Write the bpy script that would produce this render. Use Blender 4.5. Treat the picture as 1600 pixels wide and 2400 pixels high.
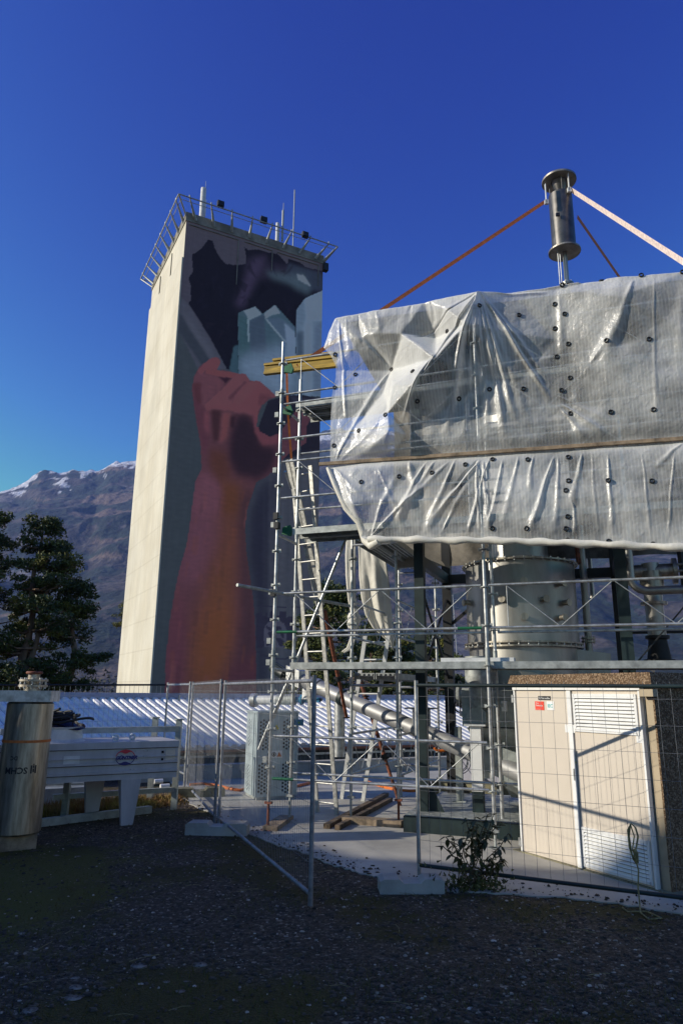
import bpy, math, random
import numpy as np
from mathutils import Vector, Matrix, noise
random.seed(7); np.random.seed(7)
for o in list(bpy.data.objects): bpy.data.objects.remove(o)
SC = bpy.context.scene
COL = SC.collection
R = math.radians

# ------------------------------------------------------------ camera, world, sun
F, CX, CY, PITCH, ROLL, EYE = 1645., 800., 1200., R(14.4), R(.54), 1.8
_c, _s, _cp, _sp = math.cos(ROLL), math.sin(ROLL), math.cos(PITCH), math.sin(PITCH)
right = Vector((_c, -_s*_sp, _s*_cp)); up = Vector((-_s, -_c*_sp, _c*_cp)); fwd = Vector((0, _cp, _sp))
cam = bpy.data.cameras.new('camera'); camo = bpy.data.objects.new('camera', cam); COL.objects.link(camo)
camo.matrix_world = Matrix(((right.x, up.x, -fwd.x, 0), (right.y, up.y, -fwd.y, 0), (right.z, up.z, -fwd.z, EYE), (0, 0, 0, 1)))
cam.sensor_fit = 'VERTICAL'; cam.sensor_height = 36; cam.sensor_width = 24; cam.lens = F/2400*36
cam.clip_start = .05; cam.clip_end = 30000
SC.camera = camo

SUN_EL = R(22); SH = (.980, .199)          # horizontal direction in which the sunlight travels
w = bpy.data.worlds.new("World"); SC.world = w; w.use_nodes = True
nt = w.node_tree; bg = nt.nodes['Background']
sky = nt.nodes.new('ShaderNodeTexSky'); sky.sky_type = 'NISHITA'; sky.sun_disc = False
sky.sun_elevation = SUN_EL; sky.sun_rotation = math.atan2(-SH[0], -SH[1])
sky.altitude = 500; sky.air_density = 1.0; sky.dust_density = .35; sky.ozone_density = 4.0
sp_ = nt.nodes.new('ShaderNodeSeparateColor'); cb_ = nt.nodes.new('ShaderNodeCombineColor'); nt.links.new(sky.outputs[0], sp_.inputs[0])
for i_, (k_, p_, c_) in enumerate(((.76, 2.7, 8.), (.58, 2.68, 8.), (1.95, 1.15, 8.5))):     # deep polarised blue of the photograph
    a_ = nt.nodes.new('ShaderNodeMath'); a_.operation = 'POWER'; a_.inputs[1].default_value = p_; nt.links.new(sp_.outputs[i_], a_.inputs[0])
    b_ = nt.nodes.new('ShaderNodeMath'); b_.operation = 'MULTIPLY'; b_.inputs[1].default_value = k_; nt.links.new(a_.outputs[0], b_.inputs[0])
    d_ = nt.nodes.new('ShaderNodeMath'); d_.operation = 'MINIMUM'; d_.inputs[1].default_value = c_; nt.links.new(b_.outputs[0], d_.inputs[0])
    nt.links.new(d_.outputs[0], cb_.inputs[i_])
nt.links.new(cb_.outputs[0], bg.inputs[0])
bg.inputs[1].default_value = .07
sl = bpy.data.lights.new('sun', 'SUN'); sl.energy = 5.0; sl.angle = R(.5); sl.color = (1, .92, .78)
so = bpy.data.objects.new('sun', sl); COL.objects.link(so)
so.rotation_euler = Vector((SH[0]*math.cos(SUN_EL), SH[1]*math.cos(SUN_EL), -math.sin(SUN_EL))).to_track_quat('-Z', 'Y').to_euler()
so.location = (-20, -5, 20)
vs = SC.view_settings; vs.view_transform = 'Standard'; vs.look = 'None'; vs.gamma = 1; vs.use_curve_mapping = False; vs.exposure = 0.10

# ------------------------------------------------------------ measuring helpers
def ray(px, py):
    x = (px-CX)/F; y = -(py-CY)/F
    xr = x*_c-y*_s; yr = x*_s+y*_c
    return Vector((xr, _cp-yr*_sp, _sp+yr*_cp))
O = Vector((0, 0, EYE))
def at(px, py, Y): d = ray(px, py); return O+d*(Y/d.y)
def gp(px, py, z=0.): d = ray(px, py); return O+d*((z-EYE)/d.z)
def pl(px, py, p0, d):
    n = Vector((-d[1], d[0], 0)); r = ray(px, py)
    return O+r*(((Vector((p0[0], p0[1], 0))-O).dot(n))/r.dot(n))
U = Vector((.941, -.339, 0)).normalized(); V = Vector((.339, .941, 0)).normalized()
S0 = Vector((1.859, 9.127, 0))
def S(s, w_, z): return S0+U*s+V*w_+Vector((0, 0, z))
def ps(px, py, w_=0.): return pl(px, py, S0+V*w_, U)
def sz(px, py, w_=0.):
    q = ps(px, py, w_); return ((q-S0).dot(U), q.z)

# ------------------------------------------------------------ mesh builder
class MB:
    def __init__(s): s.v = []; s.f = []; s.sm = []
    def add(s, vs_, fs, smooth=False):
        b = len(s.v); s.v += [tuple(x) for x in vs_]
        for f in fs: s.f.append(tuple(b+i for i in f)); s.sm.append(smooth)
        return s
    def hexa(s, p):            # 8 points: bottom 0-3, top 4-7
        return s.add(p, [(0, 3, 2, 1), (4, 5, 6, 7), (0, 1, 5, 4), (1, 2, 6, 5), (2, 3, 7, 6), (3, 0, 4, 7)])
    def box(s, c, size, ax=None, ay=None, az=None):
        c = Vector(c); ax = (ax or Vector((1, 0, 0))).normalized(); az = (az or Vector((0, 0, 1))).normalized()
        ay = (ay or az.cross(ax)).normalized()
        X, Y, Z = ax*size[0]/2, ay*size[1]/2, az*size[2]/2
        return s.hexa([c-X-Y-Z, c+X-Y-Z, c+X+Y-Z, c-X+Y-Z, c-X-Y+Z, c+X-Y+Z, c+X+Y+Z, c-X+Y+Z])
    def beam(s, a, b, w_, h, upv=None):
        a = Vector(a); b = Vector(b); d = (b-a); L = d.length; d.normalize()
        upv = upv or Vector((0, 0, 1))
        if abs(d.dot(upv)) > .98: upv = Vector((1, 0, 0)) if abs(d.x) < .9 else Vector((0, 1, 0))
        ay = upv.cross(d).normalized(); az = d.cross(ay).normalized()
        return s.box((a+b)/2, (L, w_, h), d, ay, az)
    def tube(s, a, b, r, n=10, r2=None, caps=True):
        a = Vector(a); b = Vector(b); d = (b-a).normalized(); r2 = r if r2 is None else r2
        t = Vector((0, 0, 1)) if abs(d.z) < .9 else Vector((1, 0, 0))
        x = d.cross(t).normalized(); y = d.cross(x)
        cs = [(math.cos(2*math.pi*i/n), math.sin(2*math.pi*i/n)) for i in range(n)]
        A = [a+(x*c+y*k)*r for c, k in cs]; B = [b+(x*c+y*k)*r2 for c, k in cs]
        s.add(A+B, [(i, (i+1) % n, n+(i+1) % n, n+i) for i in range(n)], True)
        if caps: s.add(A, [tuple(range(n))]); s.add(B, [tuple(reversed(range(n)))])
        return s
    def path(s, pts, r, n=8):
        pts = [Vector(p) for p in pts]; rings = []; N = len(pts)
        prev = None
        for i, p in enumerate(pts):
            d = (pts[min(i+1, N-1)]-pts[max(i-1, 0)]).normalized()
            if prev is None:
                t = Vector((0, 0, 1)) if abs(d.z) < .9 else Vector((1, 0, 0)); x = d.cross(t).normalized()
            else: x = (prev-d*prev.dot(d)).normalized()
            prev = x; y = d.cross(x); rr = r(i/(N-1)) if callable(r) else r
            rings.append([p+(x*math.cos(2*math.pi*k/n)+y*math.sin(2*math.pi*k/n))*rr for k in range(n)])
        vs_ = [q for g in rings for q in g]
        fs = [(i*n+k, i*n+(k+1) % n, (i+1)*n+(k+1) % n, (i+1)*n+k) for i in range(N-1) for k in range(n)]
        s.add(vs_, fs, True); s.add(rings[0], [tuple(range(n))]); s.add(rings[-1], [tuple(reversed(range(n)))])
        return s
    def lathe(s, c, prof, n=32, axis=None, smooth=True):     # prof: (r, z)
        c = Vector(c); d = (axis or Vector((0, 0, 1))).normalized()
        t = Vector((0, 0, 1)) if abs(d.z) < .9 else Vector((1, 0, 0)); x = d.cross(t).normalized(); y = d.cross(x)
        for (r1, z1), (r2, z2) in zip(prof[:-1], prof[1:]):
            A = [c+d*z1+(x*math.cos(2*math.pi*k/n)+y*math.sin(2*math.pi*k/n))*max(r1, 1e-4) for k in range(n)]
            B = [c+d*z2+(x*math.cos(2*math.pi*k/n)+y*math.sin(2*math.pi*k/n))*max(r2, 1e-4) for k in range(n)]
            s.add(A+B, [(i, (i+1) % n, n+(i+1) % n, n+i) for i in range(n)], smooth)
        return s
    def prism(s, pts, off):     # planar polygon extruded by off
        pts = [Vector(p) for p in pts]; off = Vector(off); n = len(pts); q = [p+off for p in pts]
        s.add(pts, [tuple(range(n))]); s.add(q, [tuple(reversed(range(n)))])
        return s.add(pts+q, [(i, n+i, n+(i+1) % n, (i+1) % n) for i in range(n)])
    def torus(s, c, axis, R_, r, n=24, m=8):
        c = Vector(c); d = Vector(axis).normalized(); t = Vector((0, 0, 1)) if abs(d.z) < .9 else Vector((1, 0, 0))
        x = d.cross(t).normalized(); y = d.cross(x); vs_ = []
        for i in range(n):
            e = x*math.cos(2*math.pi*i/n)+y*math.sin(2*math.pi*i/n)
            for k in range(m): vs_.append(c+e*(R_+r*math.cos(2*math.pi*k/m))+d*r*math.sin(2*math.pi*k/m))
        return s.add(vs_, [(i*m+k, ((i+1) % n)*m+k, ((i+1) % n)*m+(k+1) % m, i*m+(k+1) % m) for i in range(n) for k in range(m)], True)
    def mesh(s, name, mat, off=None):
        me = bpy.data.meshes.new(name)
        v = s.v if off is None else [(a-off[0], b-off[1], c-off[2]) for a, b, c in s.v]
        me.from_pydata(v, [], s.f); me.polygons.foreach_set('use_smooth', s.sm)
        mats = mat if isinstance(mat, (list, tuple)) else [mat]
        for m in mats: me.materials.append(m)
        me.update(); return me
    def build(s, name, mat, parent=None, **kw):
        base = wloc(parent) if parent else Vector((0, 0, 0))
        if parent is None and s.v:
            a = np.array(s.v); base = Vector(((a[:, 0].min()+a[:, 0].max())/2, (a[:, 1].min()+a[:, 1].max())/2, a[:, 2].min()))
        o = bpy.data.objects.new(name, s.mesh(name, mat, base)); COL.objects.link(o)
        if parent: o.parent = parent
        else: o.location = base
        for k, v in kw.items(): o[k] = v
        return o
def wloc(o):
    l = Vector(o.location)
    while o.parent: o = o.parent; l = l+Vector(o.location)
    return l
def thing(name, label, cat, loc=(0, 0, 0), group=None):
    o = bpy.data.objects.new(name, None); o.empty_display_size = .2; COL.objects.link(o); o.location = loc
    o['label'] = label; o['category'] = cat
    if group: o['group'] = group
    return o
def tag(o, label, cat, group=None):
    o['label'] = label; o['category'] = cat
    if group: o['group'] = group
    return o
def inst(name, me, parent, loc, rot=None):
    o = bpy.data.objects.new(name, me); COL.objects.link(o); o.parent = parent; o.location = Vector(loc)-wloc(parent)
    if rot is not None: o.rotation_mode = 'QUATERNION'; o.rotation_quaternion = rot
    return o

# ------------------------------------------------------------ materials
def mat(name, col, rough=.6, metal=0., var=.15, scale=6., bump=0., bscale=60., spec=.5, col2=None, detail=6, stretch=None, lo=.35, hi=.65):
    m = bpy.data.materials.new(name); m.use_nodes = True; t = m.node_tree; n = t.nodes; b = n['Principled BSDF']
    b.inputs['Roughness'].default_value = rough; b.inputs['Metallic'].default_value = metal
    b.inputs['Specular IOR Level'].default_value = spec
    tc = n.new('ShaderNodeTexCoord'); src = tc.outputs['Object']
    if stretch:
        mp = n.new('ShaderNodeMapping'); mp.inputs['Scale'].default_value = stretch; t.links.new(src, mp.inputs[0]); src = mp.outputs[0]
    nz = n.new('ShaderNodeTexNoise'); nz.inputs['Scale'].default_value = scale; nz.inputs['Detail'].default_value = detail; nz.inputs['Roughness'].default_value = .65
    t.links.new(src, nz.inputs['Vector'])
    cr = n.new('ShaderNodeValToRGB'); c2 = col2 or tuple(c*(1-var*1.6) for c in col); c1 = col if col2 else tuple(min(1, c*(1+var)) for c in col)
    cr.color_ramp.elements[0].position = lo; cr.color_ramp.elements[1].position = hi
    cr.color_ramp.elements[0].color = (*c2, 1); cr.color_ramp.elements[1].color = (*c1, 1)
    t.links.new(nz.outputs['Fac'], cr.inputs[0]); t.links.new(cr.outputs[0], b.inputs['Base Color'])
    if metal or rough < .7:
        mr = n.new('ShaderNodeMapRange'); mr.inputs[3].default_value = max(.02, rough-.1); mr.inputs[4].default_value = min(1, rough+.15)
        t.links.new(nz.outputs['Fac'], mr.inputs[0]); t.links.new(mr.outputs[0], b.inputs['Roughness'])
    if bump:
        nb = n.new('ShaderNodeTexNoise'); nb.inputs['Scale'].default_value = bscale; nb.inputs['Detail'].default_value = 5
        t.links.new(src, nb.inputs['Vector'])
        bp = n.new('ShaderNodeBump'); bp.inputs['Strength'].default_value = 1; bp.inputs['Distance'].default_value = bump
        t.links.new(nb.outputs['Fac'], bp.inputs['Height']); t.links.new(bp.outputs[0], b.inputs['Normal'])
    return m
M = {}
M['galv'] = mat('galvanised_steel', (.50, .51, .50), .42, .75, .25, 9)
M['galv_dull'] = mat('weathered_galvanised', (.38, .40, .38), .55, .4, .25, 12)
M['tube_alu'] = mat('dull_aluminium_tube', (.34, .34, .34), .5, .45, .08, 3)
M['fence_steel'] = mat('fence_steel', (.27, .28, .30), .5, .5, .25, 9)
M['deck'] = mat('galvanised_deck', (.42, .44, .42), .5, .6, .2, 8)
M['alu'] = mat('ladder_aluminium', (.56, .55, .50), .42, .5, .2, 20)
M['white_steel'] = mat('white_steel', (.62, .63, .62), .45, 0, .12, 5)
M['cooler'] = mat('light_grey_paint', (.46, .46, .48), .45, 0, .12, 3, stretch=(1, 1, .3))
M['cooler_frame'] = mat('grey_green_frame', (.36, .39, .37), .5, .2, .2, 6)
M['stainless'] = mat('stainless_steel', (.37, .36, .33), .40, .85, .16, 2.5, stretch=(1, 1, .25))
M['stainless_worn'] = mat('worn_stainless', (.40, .365, .30), .38, .85, .3, 6, stretch=(2.5, 2.5, .3))
M['silencer'] = mat('dark_steel_shell', (.12, .115, .11), .38, .7, .2, 4)
M['disk'] = mat('flange_steel', (.34, .31, .26), .45, .7, .25, 5)
M['green'] = mat('dark_green_paint', (.010, .024, .025), .5, 0, .3, 3)
M['black'] = mat('black_steel', (.012, .013, .015), .5, 0, .3, 3)
M['rubber'] = mat('black_rubber', (.01, .01, .01), .6, 0, .3, 8)
M['plastic_black'] = mat('black_plastic_sheet', (.008, .008, .009), .22, 0, .3, 8, bump=.01, bscale=12)
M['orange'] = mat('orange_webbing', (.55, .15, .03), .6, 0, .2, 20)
M['strap_lit'] = mat('sunlit_strap_colour', (.90, .72, .64), .5, 0, .15, 20)  # orange strap made pale: the sun's glare is put into its colour
M['rust'] = mat('red_oxide_tube', (.22, .07, .035), .65, .1, .5, 14)
M['yellow_wood'] = mat('yellow_formwork', (.42, .27, .03), .6, 0, .35, 5, stretch=(.3, .3, 3))
M['wood'] = mat('weathered_wood', (.27, .20, .13), .8, 0, .35, 6, bump=.003, bscale=50)
M['wood_dark'] = mat('dark_timber', (.13, .09, .055), .85, 0, .4, 7, bump=.003, bscale=40)
M['clamp'] = mat('green_clamp', (.005, .13, .05), .5, 0, .2, 8)
M['concrete'] = mat('cast_concrete', (.40, .39, .35), .85, 0, .18, 1.6, bump=.004, bscale=40)
M['slab'] = mat('slab_concrete', (.42, .40, .35), .85, 0, .16, .9, bump=.002, bscale=60, detail=9)
M['stained'] = mat('mossy_concrete', (.23, .21, .13), .9, 0, .4, 2.5, bump=.004, bscale=30)
M['tower'] = mat('tower_concrete', (.64, .61, .51), .9, 0, .07, .35, bump=.01, bscale=9, stretch=(1, 1, .35), detail=8)
M['parapet'] = mat('parapet_concrete', (.27, .255, .21), .9, 0, .25, .8, bump=.01, bscale=9)
M['roof'] = mat('white_profiled_sheet', (.82, .81, .80), .45, 0., .08, 4)
M['roof_pan_shaded'] = mat('roof_pan_shaded', (.46, .45, .46), .42, .1, .1, 4)  # same sheet as the ribs, darkened: shade between ribs put into the colour
M['ridge'] = mat('ridge_cap', (.40, .40, .50), .45, .1, .1, 4)
M['gutter'] = mat('rusty_gutter', (.26, .09, .045), .6, .1, .3, 8)
M['wall_board'] = mat('grey_boarding', (.10, .10, .105), .7, 0, .3, 5, stretch=(1, 1, .2))
M['beige'] = mat('beige_paint', (.61, .54, .45), .5, 0, .05, 2, lo=.2, hi=.8)
M['white'] = mat('white_paint', (.78, .78, .76), .4, 0, .06, 3)
M['frame_tan'] = mat('tan_frame', (.42, .34, .23), .6, 0, .12, 3)
M['lilac'] = mat('pale_grey_tank', (.42, .42, .50), .5, 0, .1, 3)
M['perf'] = mat('pale_blue_galvanised', (.47, .55, .56), .5, .25, .12, 4)
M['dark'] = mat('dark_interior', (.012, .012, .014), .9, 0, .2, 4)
M['blue_valve'] = mat('blue_enamel', (.03, .20, .36), .45, 0, .2, 10)
M['back_sheet'] = mat('grey_brown_sheeting', (.20, .18, .15), .8, 0, .5, 1.2)
M['hose'] = mat('orange_hose', (.75, .19, .02), .45, 0, .15, 10)
M['rope'] = mat('yellowed_rope', (.30, .25, .11), .8, 0, .3, 30)
M['grommet'] = mat('black_grommet', (.012, .012, .012), .4, 0, .2, 10)
M['red'] = mat('red_sign', (.75, .06, .03), .5, 0, .05, 5)
M['yellow'] = mat('yellow_sign', (.75, .60, .03), .5, 0, .05, 5)
M['logo_red'] = mat('logo_red', (.55, .03, .05), .5, 0, .05, 5)
M['logo_blue'] = mat('logo_blue', (.015, .02, .16), .5, 0, .05, 5)
M['ink'] = mat('black_ink', (.015, .015, .018), .5, 0, .05, 5)
M['cyan'] = mat('cyan_ink', (.05, .45, .45), .5, 0, .05, 5)
M['lime'] = mat('green_leaf_sticker', (.12, .40, .05), .5, 0, .05, 5)
M['bark'] = mat('pine_bark', (.20, .13, .09), .9, 0, .4, 3, bump=.02, bscale=10, stretch=(1, 1, .3))
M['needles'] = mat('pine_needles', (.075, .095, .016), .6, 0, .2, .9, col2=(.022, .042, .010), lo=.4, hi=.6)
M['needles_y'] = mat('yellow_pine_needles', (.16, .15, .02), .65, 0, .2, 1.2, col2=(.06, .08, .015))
M['leaf'] = mat('bush_leaf', (.085, .085, .018), .5, 0, .4, 9)
M['stem'] = mat('bush_stem', (.10, .075, .04), .8, 0, .3, 20)
M['weed'] = mat('dry_weeds', (.24, .21, .04), .8, 0, .3, 3, col2=(.20, .08, .03))
M['grass'] = mat('sparse_grass', (.085, .095, .010), .8, 0, .3, 2, col2=(.10, .065, .012))
M['cloth'] = mat('off_white_sheeting', (.72, .69, .60), .55, 0, .08, 3, bump=.004, bscale=25)

def wood_lines(m):            # plank grain across concrete: horizontal board marks
    t = m.node_tree; n = t.nodes; b = n['Principled BSDF']
    tc = n.new('ShaderNodeTexCoord'); wv = n.new('ShaderNodeTexWave'); wv.wave_type = 'BANDS'; wv.bands_direction = 'Z'
    wv.inputs['Scale'].default_value = .25; wv.inputs['Distortion'].default_value = .6; wv.inputs['Detail'].default_value = 3
    t.links.new(tc.outputs['Object'], wv.inputs[0])
    mx = n.new('ShaderNodeMixRGB'); mx.blend_type = 'MULTIPLY'; mx.inputs[0].default_value = .12
    l = b.inputs['Base Color'].links[0].from_socket
    t.links.new(l, mx.inputs[1]); t.links.new(wv.outputs[0], mx.inputs[2]); t.links.new(mx.outputs[0], b.inputs['Base Color'])


def pebble_mat():
    m = bpy.data.materials.new('exposed_aggregate'); m.use_nodes = True; t = m.node_tree; n = t.nodes; b = n['Principled BSDF']
    tc = n.new('ShaderNodeTexCoord'); v = n.new('ShaderNodeTexVoronoi'); v.inputs['Scale'].default_value = 75
    t.links.new(tc.outputs['Object'], v.inputs['Vector'])
    cr = n.new('ShaderNodeValToRGB'); e = cr.color_ramp.elements; e[0].color = (.06, .035, .016, 1); e[1].color = (.30, .21, .13, 1); e[1].position = .9
    x = e.new(.55); x.color = (.15, .088, .042, 1)
    sp = n.new('ShaderNodeSeparateColor'); t.links.new(v.outputs['Color'], sp.inputs[0]); t.links.new(sp.outputs[0], cr.inputs[0])
    t.links.new(cr.outputs[0], b.inputs['Base Color']); b.inputs['Roughness'].default_value = .85
    bp = n.new('ShaderNodeBump'); bp.inputs['Distance'].default_value = .008; bp.invert = True
    t.links.new(v.outputs['Distance'], bp.inputs['Height']); t.links.new(bp.outputs[0], b.inputs['Normal'])
    return m
def tower_marks(m):
    t = m.node_tree; n = t.nodes; b = n['Principled BSDF']; tc = n.new('ShaderNodeTexCoord'); sx = n.new('ShaderNodeSeparateXYZ'); t.links.new(tc.outputs['Object'], sx.inputs[0])
    a = n.new('ShaderNodeMath'); a.operation = 'MULTIPLY'; a.inputs[1].default_value = 1/2.45; t.links.new(sx.outputs[2], a.inputs[0])
    f = n.new('ShaderNodeMath'); f.operation = 'FRACT'; t.links.new(a.outputs[0], f.inputs[0]); g = n.new('ShaderNodeMath'); g.operation = 'LESS_THAN'; g.inputs[1].default_value = .045; t.links.new(f.outputs[0], g.inputs[0])
    mp = n.new('ShaderNodeMapping'); mp.inputs['Scale'].default_value = (1.6, 1.6, .05); t.links.new(tc.outputs['Object'], mp.inputs[0])
    nz = n.new('ShaderNodeTexNoise'); nz.inputs['Scale'].default_value = 1.5; nz.inputs['Detail'].default_value = 8; nz.inputs['Roughness'].default_value = .75; t.links.new(mp.outputs[0], nz.inputs[0])
    nw = n.new('ShaderNodeTexNoise'); nw.inputs['Scale'].default_value = .25; nw.inputs['Detail'].default_value = 5; t.links.new(tc.outputs['Object'], nw.inputs[0])
    mu = n.new('ShaderNodeMath'); mu.operation = 'MULTIPLY'; t.links.new(nz.outputs['Fac'], mu.inputs[0]); t.links.new(nw.outputs['Fac'], mu.inputs[1])
    cr = n.new('ShaderNodeValToRGB'); cr.color_ramp.elements[0].position = .17; cr.color_ramp.elements[1].position = .33; cr.color_ramp.elements[0].color = (1, 1, 1, 1); cr.color_ramp.elements[1].color = (.88, .86, .82, 1); t.links.new(mu.outputs[0], cr.inputs[0])
    m1 = n.new('ShaderNodeMixRGB'); m1.blend_type = 'MULTIPLY'; m1.inputs[0].default_value = 1; l = b.inputs['Base Color'].links[0].from_socket; t.links.new(l, m1.inputs[1]); t.links.new(cr.outputs[0], m1.inputs[2])
    h = n.new('ShaderNodeMath'); h.operation = 'MULTIPLY'; h.inputs[1].default_value = .35; t.links.new(g.outputs[0], h.inputs[0])
    m2 = n.new('ShaderNodeMixRGB'); m2.blend_type = 'MULTIPLY'; m2.inputs[2].default_value = (.72, .70, .66, 1); t.links.new(h.outputs[0], m2.inputs[0]); t.links.new(m1.outputs[0], m2.inputs[1]); t.links.new(m2.outputs[0], b.inputs['Base Color'])
tower_marks(M['tower'])
M['pebble'] = pebble_mat()

def gravel_mat():
    m = bpy.data.materials.new('dark_gravel'); m.use_nodes = True; t = m.node_tree; n = t.nodes; b = n['Principled BSDF']
    tc = n.new('ShaderNodeTexCoord')
    v = n.new('ShaderNodeTexVoronoi'); v.inputs['Scale'].default_value = 42; t.links.new(tc.outputs['Object'], v.inputs['Vector'])
    v2 = n.new('ShaderNodeTexVoronoi'); v2.inputs['Scale'].default_value = 95; t.links.new(tc.outputs['Object'], v2.inputs['Vector'])
    sp = n.new('ShaderNodeSeparateColor'); t.links.new(v.outputs['Color'], sp.inputs[0])
    cr = n.new('ShaderNodeValToRGB'); e = cr.color_ramp.elements
    e[0].color = (.042, .029, .018, 1); e[1].color = (.36, .28, .20, 1); x = e.new(.7); x.color = (.09, .064, .042, 1); x = e.new(.93); x.color = (.16, .12, .085, 1)
    t.links.new(sp.outputs[0], cr.inputs[0])
    nz = n.new('ShaderNodeTexNoise'); nz.inputs['Scale'].default_value = .55; nz.inputs['Detail'].default_value = 7; nz.inputs['Roughness'].default_value = .7
    t.links.new(tc.outputs['Object'], nz.inputs['Vector'])
    c3 = n.new('ShaderNodeValToRGB'); c3.color_ramp.elements[0].position = .50; c3.color_ramp.elements[1].position = .56
    t.links.new(nz.outputs['Fac'], c3.inputs[0])
    mx = n.new('ShaderNodeMixRGB'); t.links.new(c3.outputs[0], mx.inputs[0]); t.links.new(cr.outputs[0], mx.inputs[1]); mx.inputs[2].default_value = (.058, .046, .008, 1)
    gm = n.new('ShaderNodeNewGeometry'); last = mx.outputs[0]
    n2 = n.new('ShaderNodeTexNoise'); n2.inputs['Scale'].default_value = 1.7; n2.inputs['Detail'].default_value = 9; n2.inputs['Roughness'].default_value = .75; t.links.new(gm.outputs['Position'], n2.inputs['Vector'])
    for cx_, cy_, sx_, sy_, col_ in ((-.15, 3.75, .75, 1.1, (.095, .09, .008, 1)), (-3.3, 7.2, .62, .45, (.10, .092, .010, 1)), (-.9, 4.6, .9, 1.2, (.075, .058, .012, 1)), (1.3, 3.4, .9, 1.2, (.09, .062, .014, 1))):
        mp = n.new('ShaderNodeVectorMath'); mp.operation = 'SUBTRACT'; mp.inputs[1].default_value = (cx_, cy_, 0); t.links.new(gm.outputs['Position'], mp.inputs[0])
        ms = n.new('ShaderNodeVectorMath'); ms.operation = 'MULTIPLY'; ms.inputs[1].default_value = (sx_, sy_, 0); t.links.new(mp.outputs[0], ms.inputs[0])
        ln = n.new('ShaderNodeVectorMath'); ln.operation = 'LENGTH'; t.links.new(ms.outputs[0], ln.inputs[0])
        ad = n.new('ShaderNodeMath'); ad.operation = 'MULTIPLY_ADD'; ad.inputs[1].default_value = 2.6; ad.inputs[2].default_value = -1.3; t.links.new(n2.outputs['Fac'], ad.inputs[0])
        sm_ = n.new('ShaderNodeMath'); sm_.operation = 'ADD'; t.links.new(ln.outputs['Value'], sm_.inputs[0]); t.links.new(ad.outputs[0], sm_.inputs[1])
        rg = n.new('ShaderNodeMapRange'); rg.inputs[1].default_value = .55; rg.inputs[2].default_value = 1.0; rg.inputs[3].default_value = .85; rg.inputs[4].default_value = 0; t.links.new(sm_.outputs[0], rg.inputs[0])
        m3 = n.new('ShaderNodeMixRGB'); t.links.new(rg.outputs[0], m3.inputs[0]); t.links.new(last, m3.inputs[1]); m3.inputs[2].default_value = col_; last = m3.outputs[0]
    t.links.new(last, b.inputs['Base Color']); b.inputs['Roughness'].default_value = .8
    b.inputs['Specular IOR Level'].default_value = .3
    ad = n.new('ShaderNodeMath'); ad.operation = 'ADD'; t.links.new(v.outputs['Distance'], ad.inputs[0]); t.links.new(v2.outputs['Distance'], ad.inputs[1])
    bp = n.new('ShaderNodeBump'); bp.inputs['Distance'].default_value = .012; bp.invert = True
    t.links.new(ad.outputs[0], bp.inputs['Height']); t.links.new(bp.outputs[0], b.inputs['Normal'])
    return m
M['gravel'] = gravel_mat()
M['stone'] = mat('pale_pebble', (.22, .18, .14), .8, 0, .5, 11)

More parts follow.
